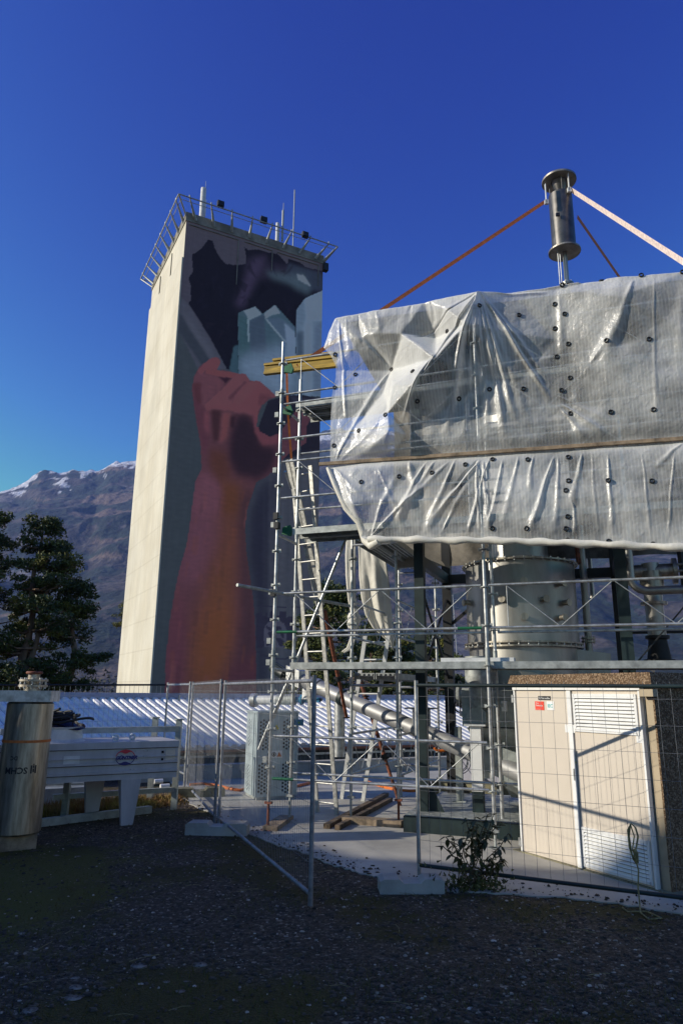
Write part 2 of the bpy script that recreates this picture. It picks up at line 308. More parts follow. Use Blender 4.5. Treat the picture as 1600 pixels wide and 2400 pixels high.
def tarp_mat():
    m = bpy.data.materials.new('translucent_sheeting'); m.use_nodes = True; t = m.node_tree; n = t.nodes
    b = n['Principled BSDF']; out = n['Material Output']
    b.inputs['Base Color'].default_value = (.92, .92, .88, 1); b.inputs['Roughness'].default_value = .24; b.inputs['Specular IOR Level'].default_value = .9
    tr = n.new('ShaderNodeBsdfTranslucent'); tr.inputs[0].default_value = (.72, .72, .68, 1)
    tp = n.new('ShaderNodeBsdfTransparent'); tp.inputs[0].default_value = (.93, .94, .95, 1)
    tc = n.new('ShaderNodeTexCoord'); uv = tc.outputs['UV']
    sx = n.new('ShaderNodeSeparateXYZ'); t.links.new(uv, sx.inputs[0])
    def line(sock, freq, lo):
        a = n.new('ShaderNodeMath'); a.operation = 'MULTIPLY'; a.inputs[1].default_value = freq; t.links.new(sock, a.inputs[0])
        f = n.new('ShaderNodeMath'); f.operation = 'FRACT'; t.links.new(a.outputs[0], f.inputs[0])
        g = n.new('ShaderNodeMath'); g.operation = 'GREATER_THAN'; g.inputs[1].default_value = lo; t.links.new(f.outputs[0], g.inputs[0]); return g.outputs[0]
    l1 = line(sx.outputs[0], 24, .65); l2 = line(sx.outputs[1], 11, .86)
    mxx = n.new('ShaderNodeMath'); mxx.operation = 'MAXIMUM'; t.links.new(l1, mxx.inputs[0]); mxx.inputs[1].default_value = 0
    nz = n.new('ShaderNodeTexNoise'); nz.inputs['Scale'].default_value = 1.3; nz.inputs['Detail'].default_value = 4; t.links.new(uv, nz.inputs['Vector'])
    mr = n.new('ShaderNodeMapRange'); mr.inputs[1].default_value = .3; mr.inputs[2].default_value = .7; mr.inputs[1].default_value = .36; mr.inputs[2].default_value = .62; mr.inputs[3].default_value = .84; mr.inputs[4].default_value = .44
    t.links.new(nz.outputs['Fac'], mr.inputs[0])
    sb = n.new('ShaderNodeMath'); sb.operation = 'MULTIPLY_ADD'; sb.inputs[1].default_value = -.08; t.links.new(mxx.outputs[0], sb.inputs[0]); t.links.new(mr.outputs[0], sb.inputs[2])
    m1 = n.new('ShaderNodeMixShader'); m1.inputs[0].default_value = .22; t.links.new(b.outputs[0], m1.inputs[1]); t.links.new(tr.outputs[0], m1.inputs[2])
    lw = n.new('ShaderNodeLayerWeight'); lw.inputs[0].default_value = .5
    iv = n.new('ShaderNodeMapRange'); iv.inputs[1].default_value = .0; iv.inputs[2].default_value = .75; iv.inputs[3].default_value = 1; iv.inputs[4].default_value = 0; t.links.new(lw.outputs['Facing'], iv.inputs[0])
    fm = n.new('ShaderNodeMath'); fm.operation = 'MULTIPLY'; t.links.new(sb.outputs[0], fm.inputs[0]); t.links.new(iv.outputs[0], fm.inputs[1])
    m2 = n.new('ShaderNodeMixShader'); t.links.new(fm.outputs[0], m2.inputs[0]); t.links.new(m1.outputs[0], m2.inputs[1]); t.links.new(tp.outputs[0], m2.inputs[2])
    t.links.new(m2.outputs[0], out.inputs['Surface'])
    nb = n.new('ShaderNodeTexNoise'); nb.inputs['Scale'].default_value = 14; nb.inputs['Detail'].default_value = 7; nb.inputs['Roughness'].default_value = .6
    nb.inputs['Distortion'].default_value = .8
    t.links.new(uv, nb.inputs['Vector']); bp = n.new('ShaderNodeBump'); bp.inputs['Distance'].default_value = .012; bp.inputs['Strength'].default_value = .8
    t.links.new(nb.outputs['Fac'], bp.inputs['Height']); t.links.new(bp.outputs[0], b.inputs['Normal']); t.links.new(bp.outputs[0], tr.inputs['Normal'])
    return m
M['tarp'] = tarp_mat()

def attr_mat(name, rough=.85, bump=.008, bscale=6, var=.06, scale=.8):
    m = mat(name, (1, 1, 1), rough, 0, var, scale, bump=bump, bscale=bscale, lo=.3 if var > .1 else .2, hi=.7 if var > .1 else .8)
    t = m.node_tree; n = t.nodes; b = n['Principled BSDF']
    at_ = n.new('ShaderNodeAttribute'); at_.attribute_name = 'paint'
    mx = n.new('ShaderNodeMixRGB'); mx.blend_type = 'MULTIPLY'; mx.inputs[0].default_value = 1
    l = b.inputs['Base Color'].links[0].from_socket
    t.links.new(at_.outputs['Color'], mx.inputs[1]); t.links.new(l, mx.inputs[2]); t.links.new(mx.outputs[0], b.inputs['Base Color'])
    return m
def set_paint(me, cols):
    a = me.color_attributes.new('paint', 'FLOAT_COLOR', 'POINT'); c = np.ones((len(cols), 4), np.float32); c[:, :3] = cols
    a.data.foreach_set('color', c.ravel())

# ------------------------------------------------------------ text
def text2d(txt, size=1.0, bold=0.):
    cu = bpy.data.curves.new('t', 'FONT'); cu.body = txt; cu.size = size; cu.offset = bold; cu.resolution_u = 2
    o = bpy.data.objects.new('t', cu); COL.objects.link(o); dg = bpy.context.evaluated_depsgraph_get(); dg.update()
    me = bpy.data.meshes.new_from_object(o.evaluated_get(dg)); v = [(p.co.x, p.co.y) for p in me.vertices]; f = [tuple(p.vertices) for p in me.polygons]
    bpy.data.objects.remove(o); bpy.data.curves.remove(cu); bpy.data.meshes.remove(me)
    return v, f
def text_part(txt, size, org, ax, ay, m, parent, name='lettering', bold=0., thick=.0015):
    v, f = text2d(txt, size, bold); org = Vector(org); mb = MB()
    mb.add([org+Vector(ax)*x+Vector(ay)*y for x, y in v], f); return mb.build(name, m, parent)

# ============================================================ SETTING
mb = MB()
xs = [-7500, -3000, -900, -300, -100, -40, -15, -6, 0, 6, 15, 40, 100, 300, 900, 3000, 7500]
ys = [-3000, -900, -200, -50, -15, 0, 6, 12, 18, 30, 60, 120, 300, 900, 2500, 5000, 7500]
vv = [(x, y, 0) for y in ys for x in xs]
mb.add(vv, [(j*17+i, j*17+i+1, (j+1)*17+i+1, (j+1)*17+i) for j in range(16) for i in range(16)])
mb.build('gravel_ground', M['gravel'], kind='structure')

# slab with ragged gravel-covered edge
edge = [(1640, 2150), (1500, 2128), (1350, 2108), (1210, 2098), (1060, 2092), (960, 2075), (880, 2058), (830, 2042), (780, 2030), (735, 2008), (680, 1992), (620, 1968), (560, 1948), (500, 1912), (445, 1885), (425, 1868)]
E_ = [gp(*p) for p in edge]; ep = []
for a, b in zip(E_[:-1], E_[1:]):
    for k in range(6):
        q = a.lerp(b, k/6); ep.append(q+Vector((random.uniform(-.03, .03), random.uniform(-.04, .04), 0)))
ep.append(E_[-1])
ep += [Vector((-4.2, 17.5, 0)), Vector((12, 24, 0)), Vector((12, 5, 0)), Vector((4.4, 5.6, 0))]
mb = MB(); mb.prism([p+Vector((0, 0, .012)) for p in ep], (0, 0, -.1))
mb.build('concrete_slab', M['slab'], kind='structure')

# ---------------- mountain
SK = [(-300, 1230), (-120, 1190), (0, 1152), (60, 1128), (100, 1108), (150, 1104), (190, 1104), (230, 1103), (262, 1084), (315, 1077), (420, 1060), (560, 1040), (700, 1022), (760, 1008), (900, 1010), (1100, 1060), (1300, 1120), (1500, 1160), (1700, 1190), (2000, 1230)]
saz = []; sel = []
for p in SK:
    r_ = ray(*p); saz.append(math.atan2(r_.x, r_.y)); sel.append(r_.z/math.hypot(r_.x, r_.y))
NA, ND = 620, 230
az = np.linspace(-.62, .62, NA); dd = np.concatenate([np.linspace(900, 1600, 30), np.linspace(1650, 5200, 180), np.linspace(5300, 6400, 20)])
verts = []; cols = []
for d in dd:
    for a in az:
        el = np.interp(a, saz, sel); ridge = 4400+250*math.sin(a*7)
        top = ridge*el+EYE
        t = max(0, (d-1000)/(ridge-1000))
        x, y = d*math.sin(a), d*math.cos(a)
        if t <= 1: hgt = top*(.30*t+.70*t**1.7)
        else: hgt = top*(1-(t-1)*1.2)
        q = Vector((x/900, y/900, 0)); nz = noise.fractal(q, 1.0, 2.1, 6)
        nz2 = noise.ridged_multi_fractal(Vector((x/520+5, y/1400, 2)), .9, 2.0, 5, 1, 2)-1.1
        k = max(0, min(1, t))*max(0, min(1, 1.08-t))*4
        hgt += (nz*70+nz2*42)*min(1, k)
        if t > .8: hgt += 26*noise.fractal(Vector((x/130, y/130, 3)), 1, 2, 4)
        verts.append((x, y, max(-1, hgt)))
        # ground cover colours
        f1 = noise.fractal(Vector((x/240, y/240+hgt/160, 8)), 1, 2.2, 6); f2 = noise.fractal(Vector((x/420+9, hgt/120, y/900)), 1, 2, 5)
        c = np.array((.080, .070, .066)) if f1 > 0.12 else np.array((.022, .040, .032))
        c = c*(1+.9*noise.noise(Vector((x/40, hgt/22, y/60))))
        if f2 > .42: c = np.array((.19, .14, .11))
        if f2 < -.52: c = np.array((.17, .16, .17))
        if hgt > .80*top and t > .72:
            sn = noise.fractal(Vector((x/160, hgt/90, 4)), 1, 2, 5)+ (hgt/top-.86)*4.4
            if sn > .46+.25*noise.noise(Vector((x/60, hgt/25, 1))): c = np.array((.78, .80, .86))
        cols.append(c)
mb = MB(); mb.add(verts, [(j*NA+i, j*NA+i+1, (j+1)*NA+i+1, (j+1)*NA+i) for j in range(ND-1) for i in range(NA-1)], True)
mo = mb.build('mountain', attr_mat('mountain_cover', .95, 14, .035, .42, .045), kind='structure')
set_paint(mo.data, cols)

# ---------------- haze
mb = MB(); mb.hexa([(-5200, -500, -2), (5200, -500, -2), (5200, 6700, -2), (-5200, 6700, -2), (-5200, -500, 1560), (5200, -500, 1560), (5200, 6700, 1560), (-5200, 6700, 1560)])
hm = bpy.data.materials.new('haze_air'); hm.use_nodes = True; hn = hm.node_tree.nodes; hn.remove(hn['Principled BSDF'])
pv = hn.new('ShaderNodeVolumePrincipled'); pv.inputs['Color'].default_value = (.28, .44, 1, 1); pv.inputs['Density'].default_value = .00008; pv.inputs['Anisotropy'].default_value = .2
hm.node_tree.links.new(pv.outputs[0], hn['Material Output'].inputs['Volume'])
HZ = mb.build('haze', hm, kind='stuff')

# ---------------- building behind the photographer that shades the yard
q0 = gp(420, 1905); q1 = gp(1010, 2072)
dirE = (q1-q0).normalized(); H = 8.0; off = Vector((-SH[0], -SH[1], 0))*((H+.2)/math.tan(SUN_EL))
A = q0+off-dirE*1.0; B = A+dirE*26
nrm = Vector((dirE.y, -dirE.x, 0));
if nrm.y > 0: nrm = -nrm
mb = MB(); mb.prism([A, B, B+nrm*9, A+nrm*9], (0, 0, H))
bt = thing('workshop_building', 'plain concrete workshop behind the photographer that shades the gravel yard', 'building', A)
mb.build('wall', M['concrete'], bt)
mb = MB(); mb.box((A+B+nrm*9)/2+Vector((0, 0, H+.1)), (26.4, 9.4, .2), dirE, nrm); mb.build('roof', M['parapet'], bt)

def LP(al, w_, h_): return Vector((SH[0]*al-SH[1]*w_, SH[1]*al+SH[0]*w_, h_))
hl = thing('shade_block', 'unseen block added at far left to shade part of the shed roof', 'building', LP(-22, 17, 0))
tz = lambda w_: 1.13-.51*(w_-16.7)+22*math.tan(SUN_EL)  # added unseen sun blocker; top sloped to lay shade across the shed roof
mb = MB(); mb.prism([LP(-22, 14.9, 0), LP(-22, 20.8, 0), LP(-22, 20.8, tz(20.8)), LP(-22, 14.9, tz(14.9))], Vector((-SH[0], -SH[1], 0))*10); mb.build('wall', M['concrete'], hl)

zh = lambda h_: h_+24*math.tan(SUN_EL)
mb = MB(); mb.prism([LP(-24, 3.5, 0), LP(-24, 9.1, 0), LP(-24, 9.1, zh(.16)), LP(-24, 6.0, zh(2.9)), LP(-24, 3.5, zh(2.9))], Vector((-SH[0], -SH[1], 0))*4); mb.build('door_shade_block', M['concrete'], bt)  # unseen shape added to the building, sloped to cast shade on the kiosk door

# ============================================================ TOWER
C0 = at(438, 497, 55); TH = C0.z; C0 = Vector((C0.x, C0.y, 0))
RR = gp(757, 600, TH); LL = gp(352, 662, TH)
TA = Vector((RR.x-C0.x, RR.y-C0.y, 0)); WA = TA.length; TA.normalize(); TB = Vector((-TA.y, TA.x, 0)); WB = 13.0
tw = thing('concrete_tower', 'tall pale concrete tower painted with a giant forearm and hand', 'tower', C0)
def T(u, v, z): return C0+TA*u+TB*v+Vector((0, 0, z))
MZ = TH-.9
mb = MB(); mb.hexa([T(.02, .02, 0), T(WA, .02, 0), T(WA, WB, 0), T(.02, WB, 0), T(.02, .02, MZ), T(WA, .02, MZ), T(WA, WB, MZ), T(.02, WB, MZ)]); mb.build('wall', M['tower'], tw)
# parapet band (slightly set back cap)
mb = MB(); mb.hexa([T(-.06, -.06, MZ), T(WA+.06, -.06, MZ), T(WA+.06, WB+.06, MZ), T(-.06, WB+.06, MZ), T(-.06, -.06, TH), T(WA+.06, -.06, TH), T(WA+.06, WB+.06, TH), T(-.06, WB+.06, TH)])
mb.build('parapet', M['parapet'], tw)
# cladding on the left face under a slanting upper edge
def tl(px, py):
    q = pl(px, py, C0, TB); return ((q-C0).dot(TB), q.z)
a1 = tl(347, 738); a2 = tl(430, 603)
mb = MB(); mb.prism([T(-.12, .0, 0), T(-.12, WB, 0), T(-.12, WB, a1[1]), T(-.12, 0.0, a2[1])], TA*.12); mb.build('cladding', M['tower'], tw)
for v_ in (4.6, 9.0):
    mb = MB(); mb.box(T(-.03, v_, TH-5.5), (.08, .08, 8), TA); mb.build('joint', M['parapet'], tw)
for u0, u1, zt, zb in ((.3, 5.0, MZ-.3, MZ-5), (5.6, 8.4, MZ-.3, MZ-2.5), (8.9, 13.3, MZ-.3, MZ-2.6)):
    mb = MB(); mb.box(T((u0+u1)/2, -.05, zt), (u1-u0, .06, .07), TA); mb.box(T(u1, -.05, (zt+zb)/2), (.07, .06, zt-zb), TA); mb.build('joint', M['parapet'], tw)

# mural painted on the front: colours per point of a fine sheet
NU, NV = 176, 440
uu = np.linspace(.02, WA, NU); zz = np.linspace(.05, MZ-.0, NV)
UU, ZZ = np.meshgrid(uu, zz)
def wuv(px, py):
    q = pl(px, py, C0, TA); return ((q-C0).dot(TA), q.z)
def z1(x, y): return wuv(300+x/3.136, 400+y/3.136)
def z2(x, y): return wuv(250+x/2.613, 1000+y/2.613)
def mask(pts, soft=1):
    pts = np.array(pts); inside = np.zeros(UU.shape, bool); n = len(pts)
    for i in range(n):
        x1_, y1_ = pts[i]; x2_, y2_ = pts[(i+1) % n]
        if y1_ == y2_: continue
        c = ((y1_ > ZZ) != (y2_ > ZZ)) & (UU < (x2_-x1_)*(ZZ-y1_)/(y2_-y1_)+x1_); inside ^= c
    m_ = inside.astype(float)
    sg = {0: 0, 1: .4, 2: .6, 3: 1.0, 4: 1.5}.get(soft, soft*.6)
    if sg > 0:
        rr_ = int(sg*3)+1; kx = np.exp(-(np.arange(-rr_, rr_+1)/sg)**2/2); kx /= kx.sum()
        m_ = np.apply_along_axis(lambda v: np.convolve(np.pad(v, rr_, mode='edge'), kx, 'valid'), 0, m_)
        m_ = np.apply_along_axis(lambda v: np.convolve(np.pad(v, rr_, mode='edge'), kx, 'valid'), 1, m_)
    return m_
MS = .60
def sr(c): c = np.array(c)/255.; return MS* np.where(c < .04045, c/12.92, ((c+.055)/1.055)**2.4)
GAIN = np.array((6.2, 4.9, 3.4))
P = np.zeros(UU.shape+(3,)); P[:] = sr((78, 74, 88))
def paint(pts, col, soft=1, op=1., lim=None):
    m_ = mask(pts, soft)*op
    if lim is not None: m_ = m_*lim
    P[:] = P*(1-m_[..., None])+sr(col)*m_[..., None]; return m_
# lower background
paint([z1(385, 930), z1(735, 1460), z1(1420, 1640), z1(1420, 1500), z2(1303, 0), z2(1270, 1700), z2(200, 1700), z2(330, 0)], (70, 76, 84), 2)
paint([z1(390, 930), z1(440, 975), z1(735, 1460), z1(520, 1470), z1(365, 1150)], (84, 84, 98), 2)
paint([z1(380, 1040), z1(430, 1120), z1(640, 1440), z1(560, 1450), z1(370, 1180)], (62, 66, 78), 3)
paint([z1(400, 1010), z1(560, 1240), z1(690, 1450), z1(640, 1440), z1(440, 1140)], (96, 96, 110), 4, .6)
cave = [z1(590, 505), z1(625, 520), z1(640, 575), z1(680, 645), z1(720, 685), z1(800, 695), z1(866, 686), z1(870, 640), z1(855, 560), z1(880, 582), z1(960, 580), z1(1030, 600), z1(1100, 612), z1(1140, 655), z1(1172, 692), z1(1176, 650), z1(1260, 672), z1(1310, 712), z1(1432, 736), z1(1418, 1640), z1(1100, 1660), z1(850, 1495), z1(725, 1455), z1(600, 1220), z1(445, 975), z1(466, 945), z1(458, 880), z1(462, 850), z1(445, 790), z1(478, 740), z1(470, 620), z1(540, 572)]
cm = paint(cave, (26, 23, 36), 0)
paint([z1(870, 640), z1(1150, 700), z1(1432, 740), z1(1430, 900), z1(1300, 820), z1(1100, 770), z1(960, 800), z1(830, 1000), z1(770, 990), z1(860, 780)], (56, 48, 68), 6, .8, cm)
paint([z1(930, 640), z1(1030, 620), z1(930, 800), z1(850, 1000), z1(800, 990), z1(880, 760)], (76, 64, 92), 5, .7, cm)
paint([z1(1180, 680), z1(1430, 760), z1(1430, 880), z1(1330, 880), z1(1280, 780), z1(1160, 760)], (58, 66, 84), 4, .9, cm)
paint([z1(1010, 740), z1(1190, 760), z1(1290, 760), z1(1340, 850), z1(1330, 910), z1(1240, 870), z1(1180, 830), z1(1060, 790)], (88, 104, 118), 5, .8, cm)
paint([z1(1240, 760), z1(1290, 770), z1(1345, 850), z1(1300, 830), z1(1250, 800)], (168, 176, 190), 2, .9, cm)
for k in range(70):            # rock facets
    cx_, cy_ = random.uniform(480, 1250), random.uniform(600, 1400)
    pts = [z1(cx_+random.uniform(-45, 45), cy_+random.uniform(-70, 70)) for _ in range(4)]
    paint(pts, random.choice([(20, 17, 28), (36, 30, 44), (30, 27, 44)]), 2, .5, cm)
# crystals
MS = .95
paint([z1(745, 1460), z1(775, 1300), z1(808, 1275), z1(812, 1500), z1(760, 1480)], (52, 72, 84), 2)
cr1 = [z1(808, 1045), z1(935, 998), z1(990, 1052), z1(1080, 985), z1(1228, 1150), z1(1238, 1655), z1(1090, 1660), z1(900, 1540), z1(812, 1495)]
c1 = paint(cr1, (62, 80, 92), 0)
paint([z1(812, 1060), z1(900, 1090), z1(895, 1300), z1(815, 1400)], (54, 76, 84), 3, 1, c1)
paint([z1(890, 1100), z1(1000, 1060), z1(1020, 1350), z1(900, 1330)], (58, 68, 84), 3, .9, c1)
paint([z1(850, 1030), z1(935, 1000), z1(985, 1055), z1(890, 1100)], (150, 162, 176), 1, .8, c1)
paint([z1(1000, 1050), z1(1080, 988), z1(1120, 1050), z1(1060, 1060), z1(1010, 1090)], (160, 170, 184), 1, .8, c1)
paint([z1(1010, 1090), z1(1110, 1080), z1(1225, 1150), z1(1225, 1300), z1(1150, 1250)], (70, 84, 102), 2, 1, c1)
paint([z1(1010, 1095), z1(1022, 1090), z1(1165, 1260), z1(1150, 1262)], (150, 165, 180), 1, .8, c1)
paint([z1(1150, 1120), z1(1230, 1190), z1(1228, 1500), z1(1180, 1400)], (128, 142, 164), 3, .7, c1)
paint([z1(815, 1380), z1(1230, 1250), z1(1238, 1655), z1(1090, 1660), z1(900, 1545), z1(815, 1490)], (112, 126, 148), 10, .75, c1)
paint([z1(876, 1090), z1(892, 1090), z1(892, 1260), z1(880, 1260)], (140, 155, 168), 1, .7, c1)
cr2 = [z1(1238, 1022), z1(1300, 938), z1(1430, 880), z1(1418, 1660), z1(1236, 1655), z1(1232, 1150)]
c2 = paint(cr2, (92, 106, 124), 0)
paint([z1(1300, 945), z1(1425, 885), z1(1420, 1100), z1(1310, 1100)], (124, 136, 154), 4, .9, c2)
paint([z1(1240, 1190), z1(1300, 1180), z1(1290, 1500), z1(1240, 1500)], (58, 70, 86), 4, .9, c2)
paint([z1(1300, 1120), z1(1345, 1100), z1(1340, 1640), z1(1300, 1640)], (146, 158, 176), 5, .7, c2)
paint([z1(1370, 1150), z1(1420, 1120), z1(1415, 1640), z1(1370, 1640)], (84, 96, 116), 4, .8, c2)
MS = .70
# dark area behind the hand, right
paint([z1(1030, 1690), z1(1180, 1650), z1(1290, 1650), z1(1412, 1680), z2(1303, 240), z2(1040, 300), z2(900, 80)], (38, 34, 46), 1)
paint([z1(1180, 1655), z1(1410, 1690), z1(1410, 1780), z1(1250, 1740)], (60, 58, 74), 3, .7)
paint([z2(1060, 210), z2(1300, 150), z2(1290, 1650), z2(915, 1650), z2(905, 1100), z2(860, 700), z2(865, 500), z2(920, 360)], (78, 78, 88), 3)
paint([z2(870, 520), z2(930, 350), z2(1050, 270), z2(1010, 700), z2(980, 1650), z2(915, 1650), z2(905, 1100), z2(855, 760)], (44, 42, 58), 9, .95)
for k in range(9):             # drapery folds right of the arm
    x_ = 960+k*36
    paint([z2(x_, 300), z2(x_+10, 300), z2(x_+14, 1600), z2(x_, 1600)], (92, 90, 100) if k % 2 else (62, 62, 74), 4, .45)
# arm and hand
arm = [z2(555, 0), z2(575, 100), z2(582, 260), z2(545, 330), z2(528, 450), z2(510, 600), z2(490, 720), z2(440, 900), z2(410, 1050), z2(385, 1200), z2(365, 1400), z2(350, 1700), z2(918, 1700), z2(915, 1450), z2(910, 1250), z2(900, 1080), z2(875, 900), z2(855, 760), z2(848, 620), z2(860, 510), z2(890, 420), z2(915, 340), z2(990, 300), z2(1050, 240), z2(1110, 170), z2(1220, 100), z1(1310, 1882), z1(1352, 1810), z1(1335, 1755), z1(1245, 1750), z1(1180, 1840), z2(1055, 40), z2(1000, 62), z2(940, 30), z2(930, 0), z1(945, 1882), z1(955, 1800), z1(985, 1725), z1(1040, 1680), z1(1092, 1662), z1(1020, 1590), z1(965, 1545), z1(900, 1545), z1(870, 1500), z1(820, 1490), z1(760, 1480), z1(655, 1462), z1(682, 1405), z1(660, 1372), z1(625, 1372), z1(590, 1392), z1(525, 1440), z1(480, 1525), z1(472, 1620), z1(490, 1760)]
am = paint(arm, (122, 76, 82), 0)
L = lambda pts, col, s_=6, op=.8: paint(pts, col, s_, op, am)
MS = .86
def z4(x, y): return wuv(420+x*.2168, 800+y*.2168)
def z3(x, y): return wuv(250+x*.5357, 420+y*.5357)
def H4(pts, col, s_=3, op=.95): L([z4(*p) for p in pts], col, s_, op)
def H3(pts, col, s_=8, op=.9): L([z3(*p) for p in pts], col, s_, op)
paint(arm, (90, 55, 62), 0)
H3([(380, 1290), (520, 1330), (500, 1600), (400, 1780), (300, 1760), (360, 1500)], (104, 64, 75), 8)
H3([(490, 1330), (610, 1340), (600, 1700), (570, 1800), (560, 2000), (520, 2240), (340, 2240), (370, 1950), (450, 1720), (490, 1550)], (102, 61, 48), 14)
H3([(430, 1900), (540, 1820), (540, 2030), (470, 2230), (380, 2230), (400, 2050)], (118, 68, 40), 14, .8)
H3([(470, 1700), (530, 1650), (520, 1850), (450, 1950)], (106, 64, 44), 10, .8)
H3([(570, 1380), (660, 1360), (620, 1500), (650, 1900), (680, 2240), (560, 2240), (590, 1900), (580, 1650)], (66, 44, 50), 8)
H3([(320, 1780), (270, 2000), (240, 2240), (330, 2240), (350, 2000)], (96, 54, 64), 7)
H3([(540, 2130), (680, 2050), (680, 2240), (500, 2240)], (84, 48, 56), 8)
H4([(330, 1150), (520, 1200), (570, 1450), (430, 1560), (330, 1420)], (86, 50, 42), 6)
H4([(420, 1500), (640, 1540), (640, 1860), (440, 1860)], (96, 56, 38), 7)
H4([(230, 1380), (400, 1500), (470, 1620), (430, 1860), (150, 1860), (190, 1550)], (108, 66, 76), 6)
H4([(150, 420), (200, 330), (300, 350), (420, 390), (490, 450), (440, 540), (300, 650), (250, 720), (210, 700), (150, 600)], (102, 62, 70), 3)
H4([(140, 450), (235, 440), (240, 690), (180, 700)], (80, 44, 50), 4)
H4([(190, 330), (330, 180), (400, 165), (445, 215), (425, 300), (280, 300), (250, 350)], (136, 80, 86), 2)
H4([(280, 300), (400, 305), (640, 350), (590, 395), (440, 385), (290, 350)], (122, 70, 74), 2)
H4([(430, 385), (575, 395), (500, 450)], (48, 26, 38), 2)
H4([(280, 690), (470, 520), (630, 350), (710, 350), (775, 410), (690, 500), (570, 640), (570, 700), (450, 700)], (138, 84, 90), 2)
H4([(700, 420), (775, 420), (690, 500), (560, 660), (500, 610), (620, 500)], (84, 48, 56), 4)
H4([(555, 700), (640, 560), (750, 440), (850, 415), (940, 480), (1060, 610), (960, 600), (880, 700), (850, 760), (845, 840), (780, 790), (700, 745)], (120, 70, 76), 2)
H4([(590, 650), (680, 530), (790, 440), (860, 440), (760, 560), (650, 700)], (158, 98, 104), 4)
H4([(860, 560), (1000, 570), (890, 690), (840, 700)], (96, 54, 60), 4)
H4([(270, 700), (440, 690), (560, 700), (760, 740), (790, 800), (640, 780), (560, 740), (300, 740)], (132, 78, 84), 3)
H4([(150, 620), (280, 720), (330, 1050), (280, 1250), (200, 950)], (88, 50, 60), 4)
H4([(265, 760), (330, 760), (330, 1000), (265, 950)], (108, 62, 70), 4)
H4([(345, 730), (455, 740), (440, 1060), (370, 1090)], (62, 36, 40), 4)
H4([(470, 770), (555, 780), (520, 1050), (430, 1110)], (114, 66, 68), 4)
H4([(560, 800), (610, 810), (590, 940), (550, 930)], (56, 32, 38), 3)
H4([(620, 785), (740, 775), (830, 900), (880, 1110), (1070, 1150), (1010, 1380), (860, 1500), (620, 1450), (530, 1250), (540, 1050)], (40, 27, 36), 6)
H4([(790, 790), (850, 830), (860, 960), (1000, 1040), (1085, 1000), (1075, 1100), (900, 1130), (820, 990)], (108, 60, 68), 3)
H4([(1260, 730), (1430, 740), (1440, 860), (1300, 1060), (1180, 1160), (1080, 1050), (1160, 900)], (86, 51, 60), 4)
H4([(1270, 740), (1400, 730), (1420, 790), (1280, 830)], (104, 62, 70), 3)
for k in range(60):     # brush marks
    x_, y_ = random.uniform(260, 640), random.uniform(1350, 2220); w_, h_ = random.uniform(6, 22), random.uniform(30, 120)
    H3([(x_, y_), (x_+w_, y_+4), (x_+w_-8, y_+h_), (x_-8, y_+h_-4)], random.choice([(120, 72, 72), (70, 42, 46), (112, 64, 48)]), 2, .22)
MS = .60
# dark line texture + emblem
em = (56, 52, 70)
paint([z2(915, 1140), z2(950, 1140), z2(950, 1160), z2(975, 1160), z2(975, 1140), z2(985, 1140), z2(985, 1170), z2(1000, 1170), z2(1000, 1130), z2(1035, 1130), z2(1035, 1160), z2(1060, 1160), z2(1060, 1130), z2(1100, 1130), z2(1100, 1165), z2(1160, 1165), z2(1160, 1340), z2(1150, 1352), z2(915, 1352)], em, 0)
arch = [z2(965, 1350), z2(962, 1240), z2(980, 1205), z2(1010, 1190), z2(1050, 1185), z2(1085, 1205), z2(1100, 1240), z2(1100, 1350)]
paint(arch, (92, 88, 104), 0)
for pts in ([(975, 1215), (1010, 1235), (1005, 1250), (980, 1240)], [(985, 1260), (1020, 1250), (1040, 1290), (1000, 1300)], [(1020, 1230), (1060, 1220), (1075, 1240), (1040, 1250), (1030, 1290)], [(1030, 1290), (1075, 1300), (1095, 1340), (1060, 1345), (1040, 1310)], [(990, 1300), (1010, 1330), (980, 1345), (975, 1330)], [(1060, 1260), (1085, 1270), (1085, 1300), (1070, 1290)]):
    paint([z2(*p) for p in pts], em, 0)
paint([z2(905, 1095), z2(1190, 1105), z2(1190, 1111), z2(905, 1101)], em, 0)
for k in range(12):
    x_ = 915+k*23; y_ = 1378+40*math.sin(math.pi*k/12)
    paint([z2(x_, y_), z2(x_+24, y_+2), z2(x_+24, y_+10), z2(x_, y_+8)], em, 0)
# board-mark streaks
st = np.array([[noise.noise(Vector((u_*1.5, z_*4.5, 0)))+.6*noise.noise(Vector((u_*4, z_*.4, 5))) for u_ in uu] for z_ in zz])
P *= (1+.10*st)[..., None]
P = np.clip(P*GAIN, 0, None); P *= np.minimum(1, .86/np.maximum(P.max(-1, keepdims=True), 1e-6))
mb = MB(); mv = [T(u_, -.004, z_) for z_ in zz for u_ in uu]
mb.add(mv, [(j*NU+i, j*NU+i+1, (j+1)*NU+i+1, (j+1)*NU+i) for j in range(NV-1) for i in range(NU-1)])
mu = mb.build('mural', attr_mat('mural_paint', .88, .01, 5), tw); set_paint(mu.data, P.reshape(-1, 3))

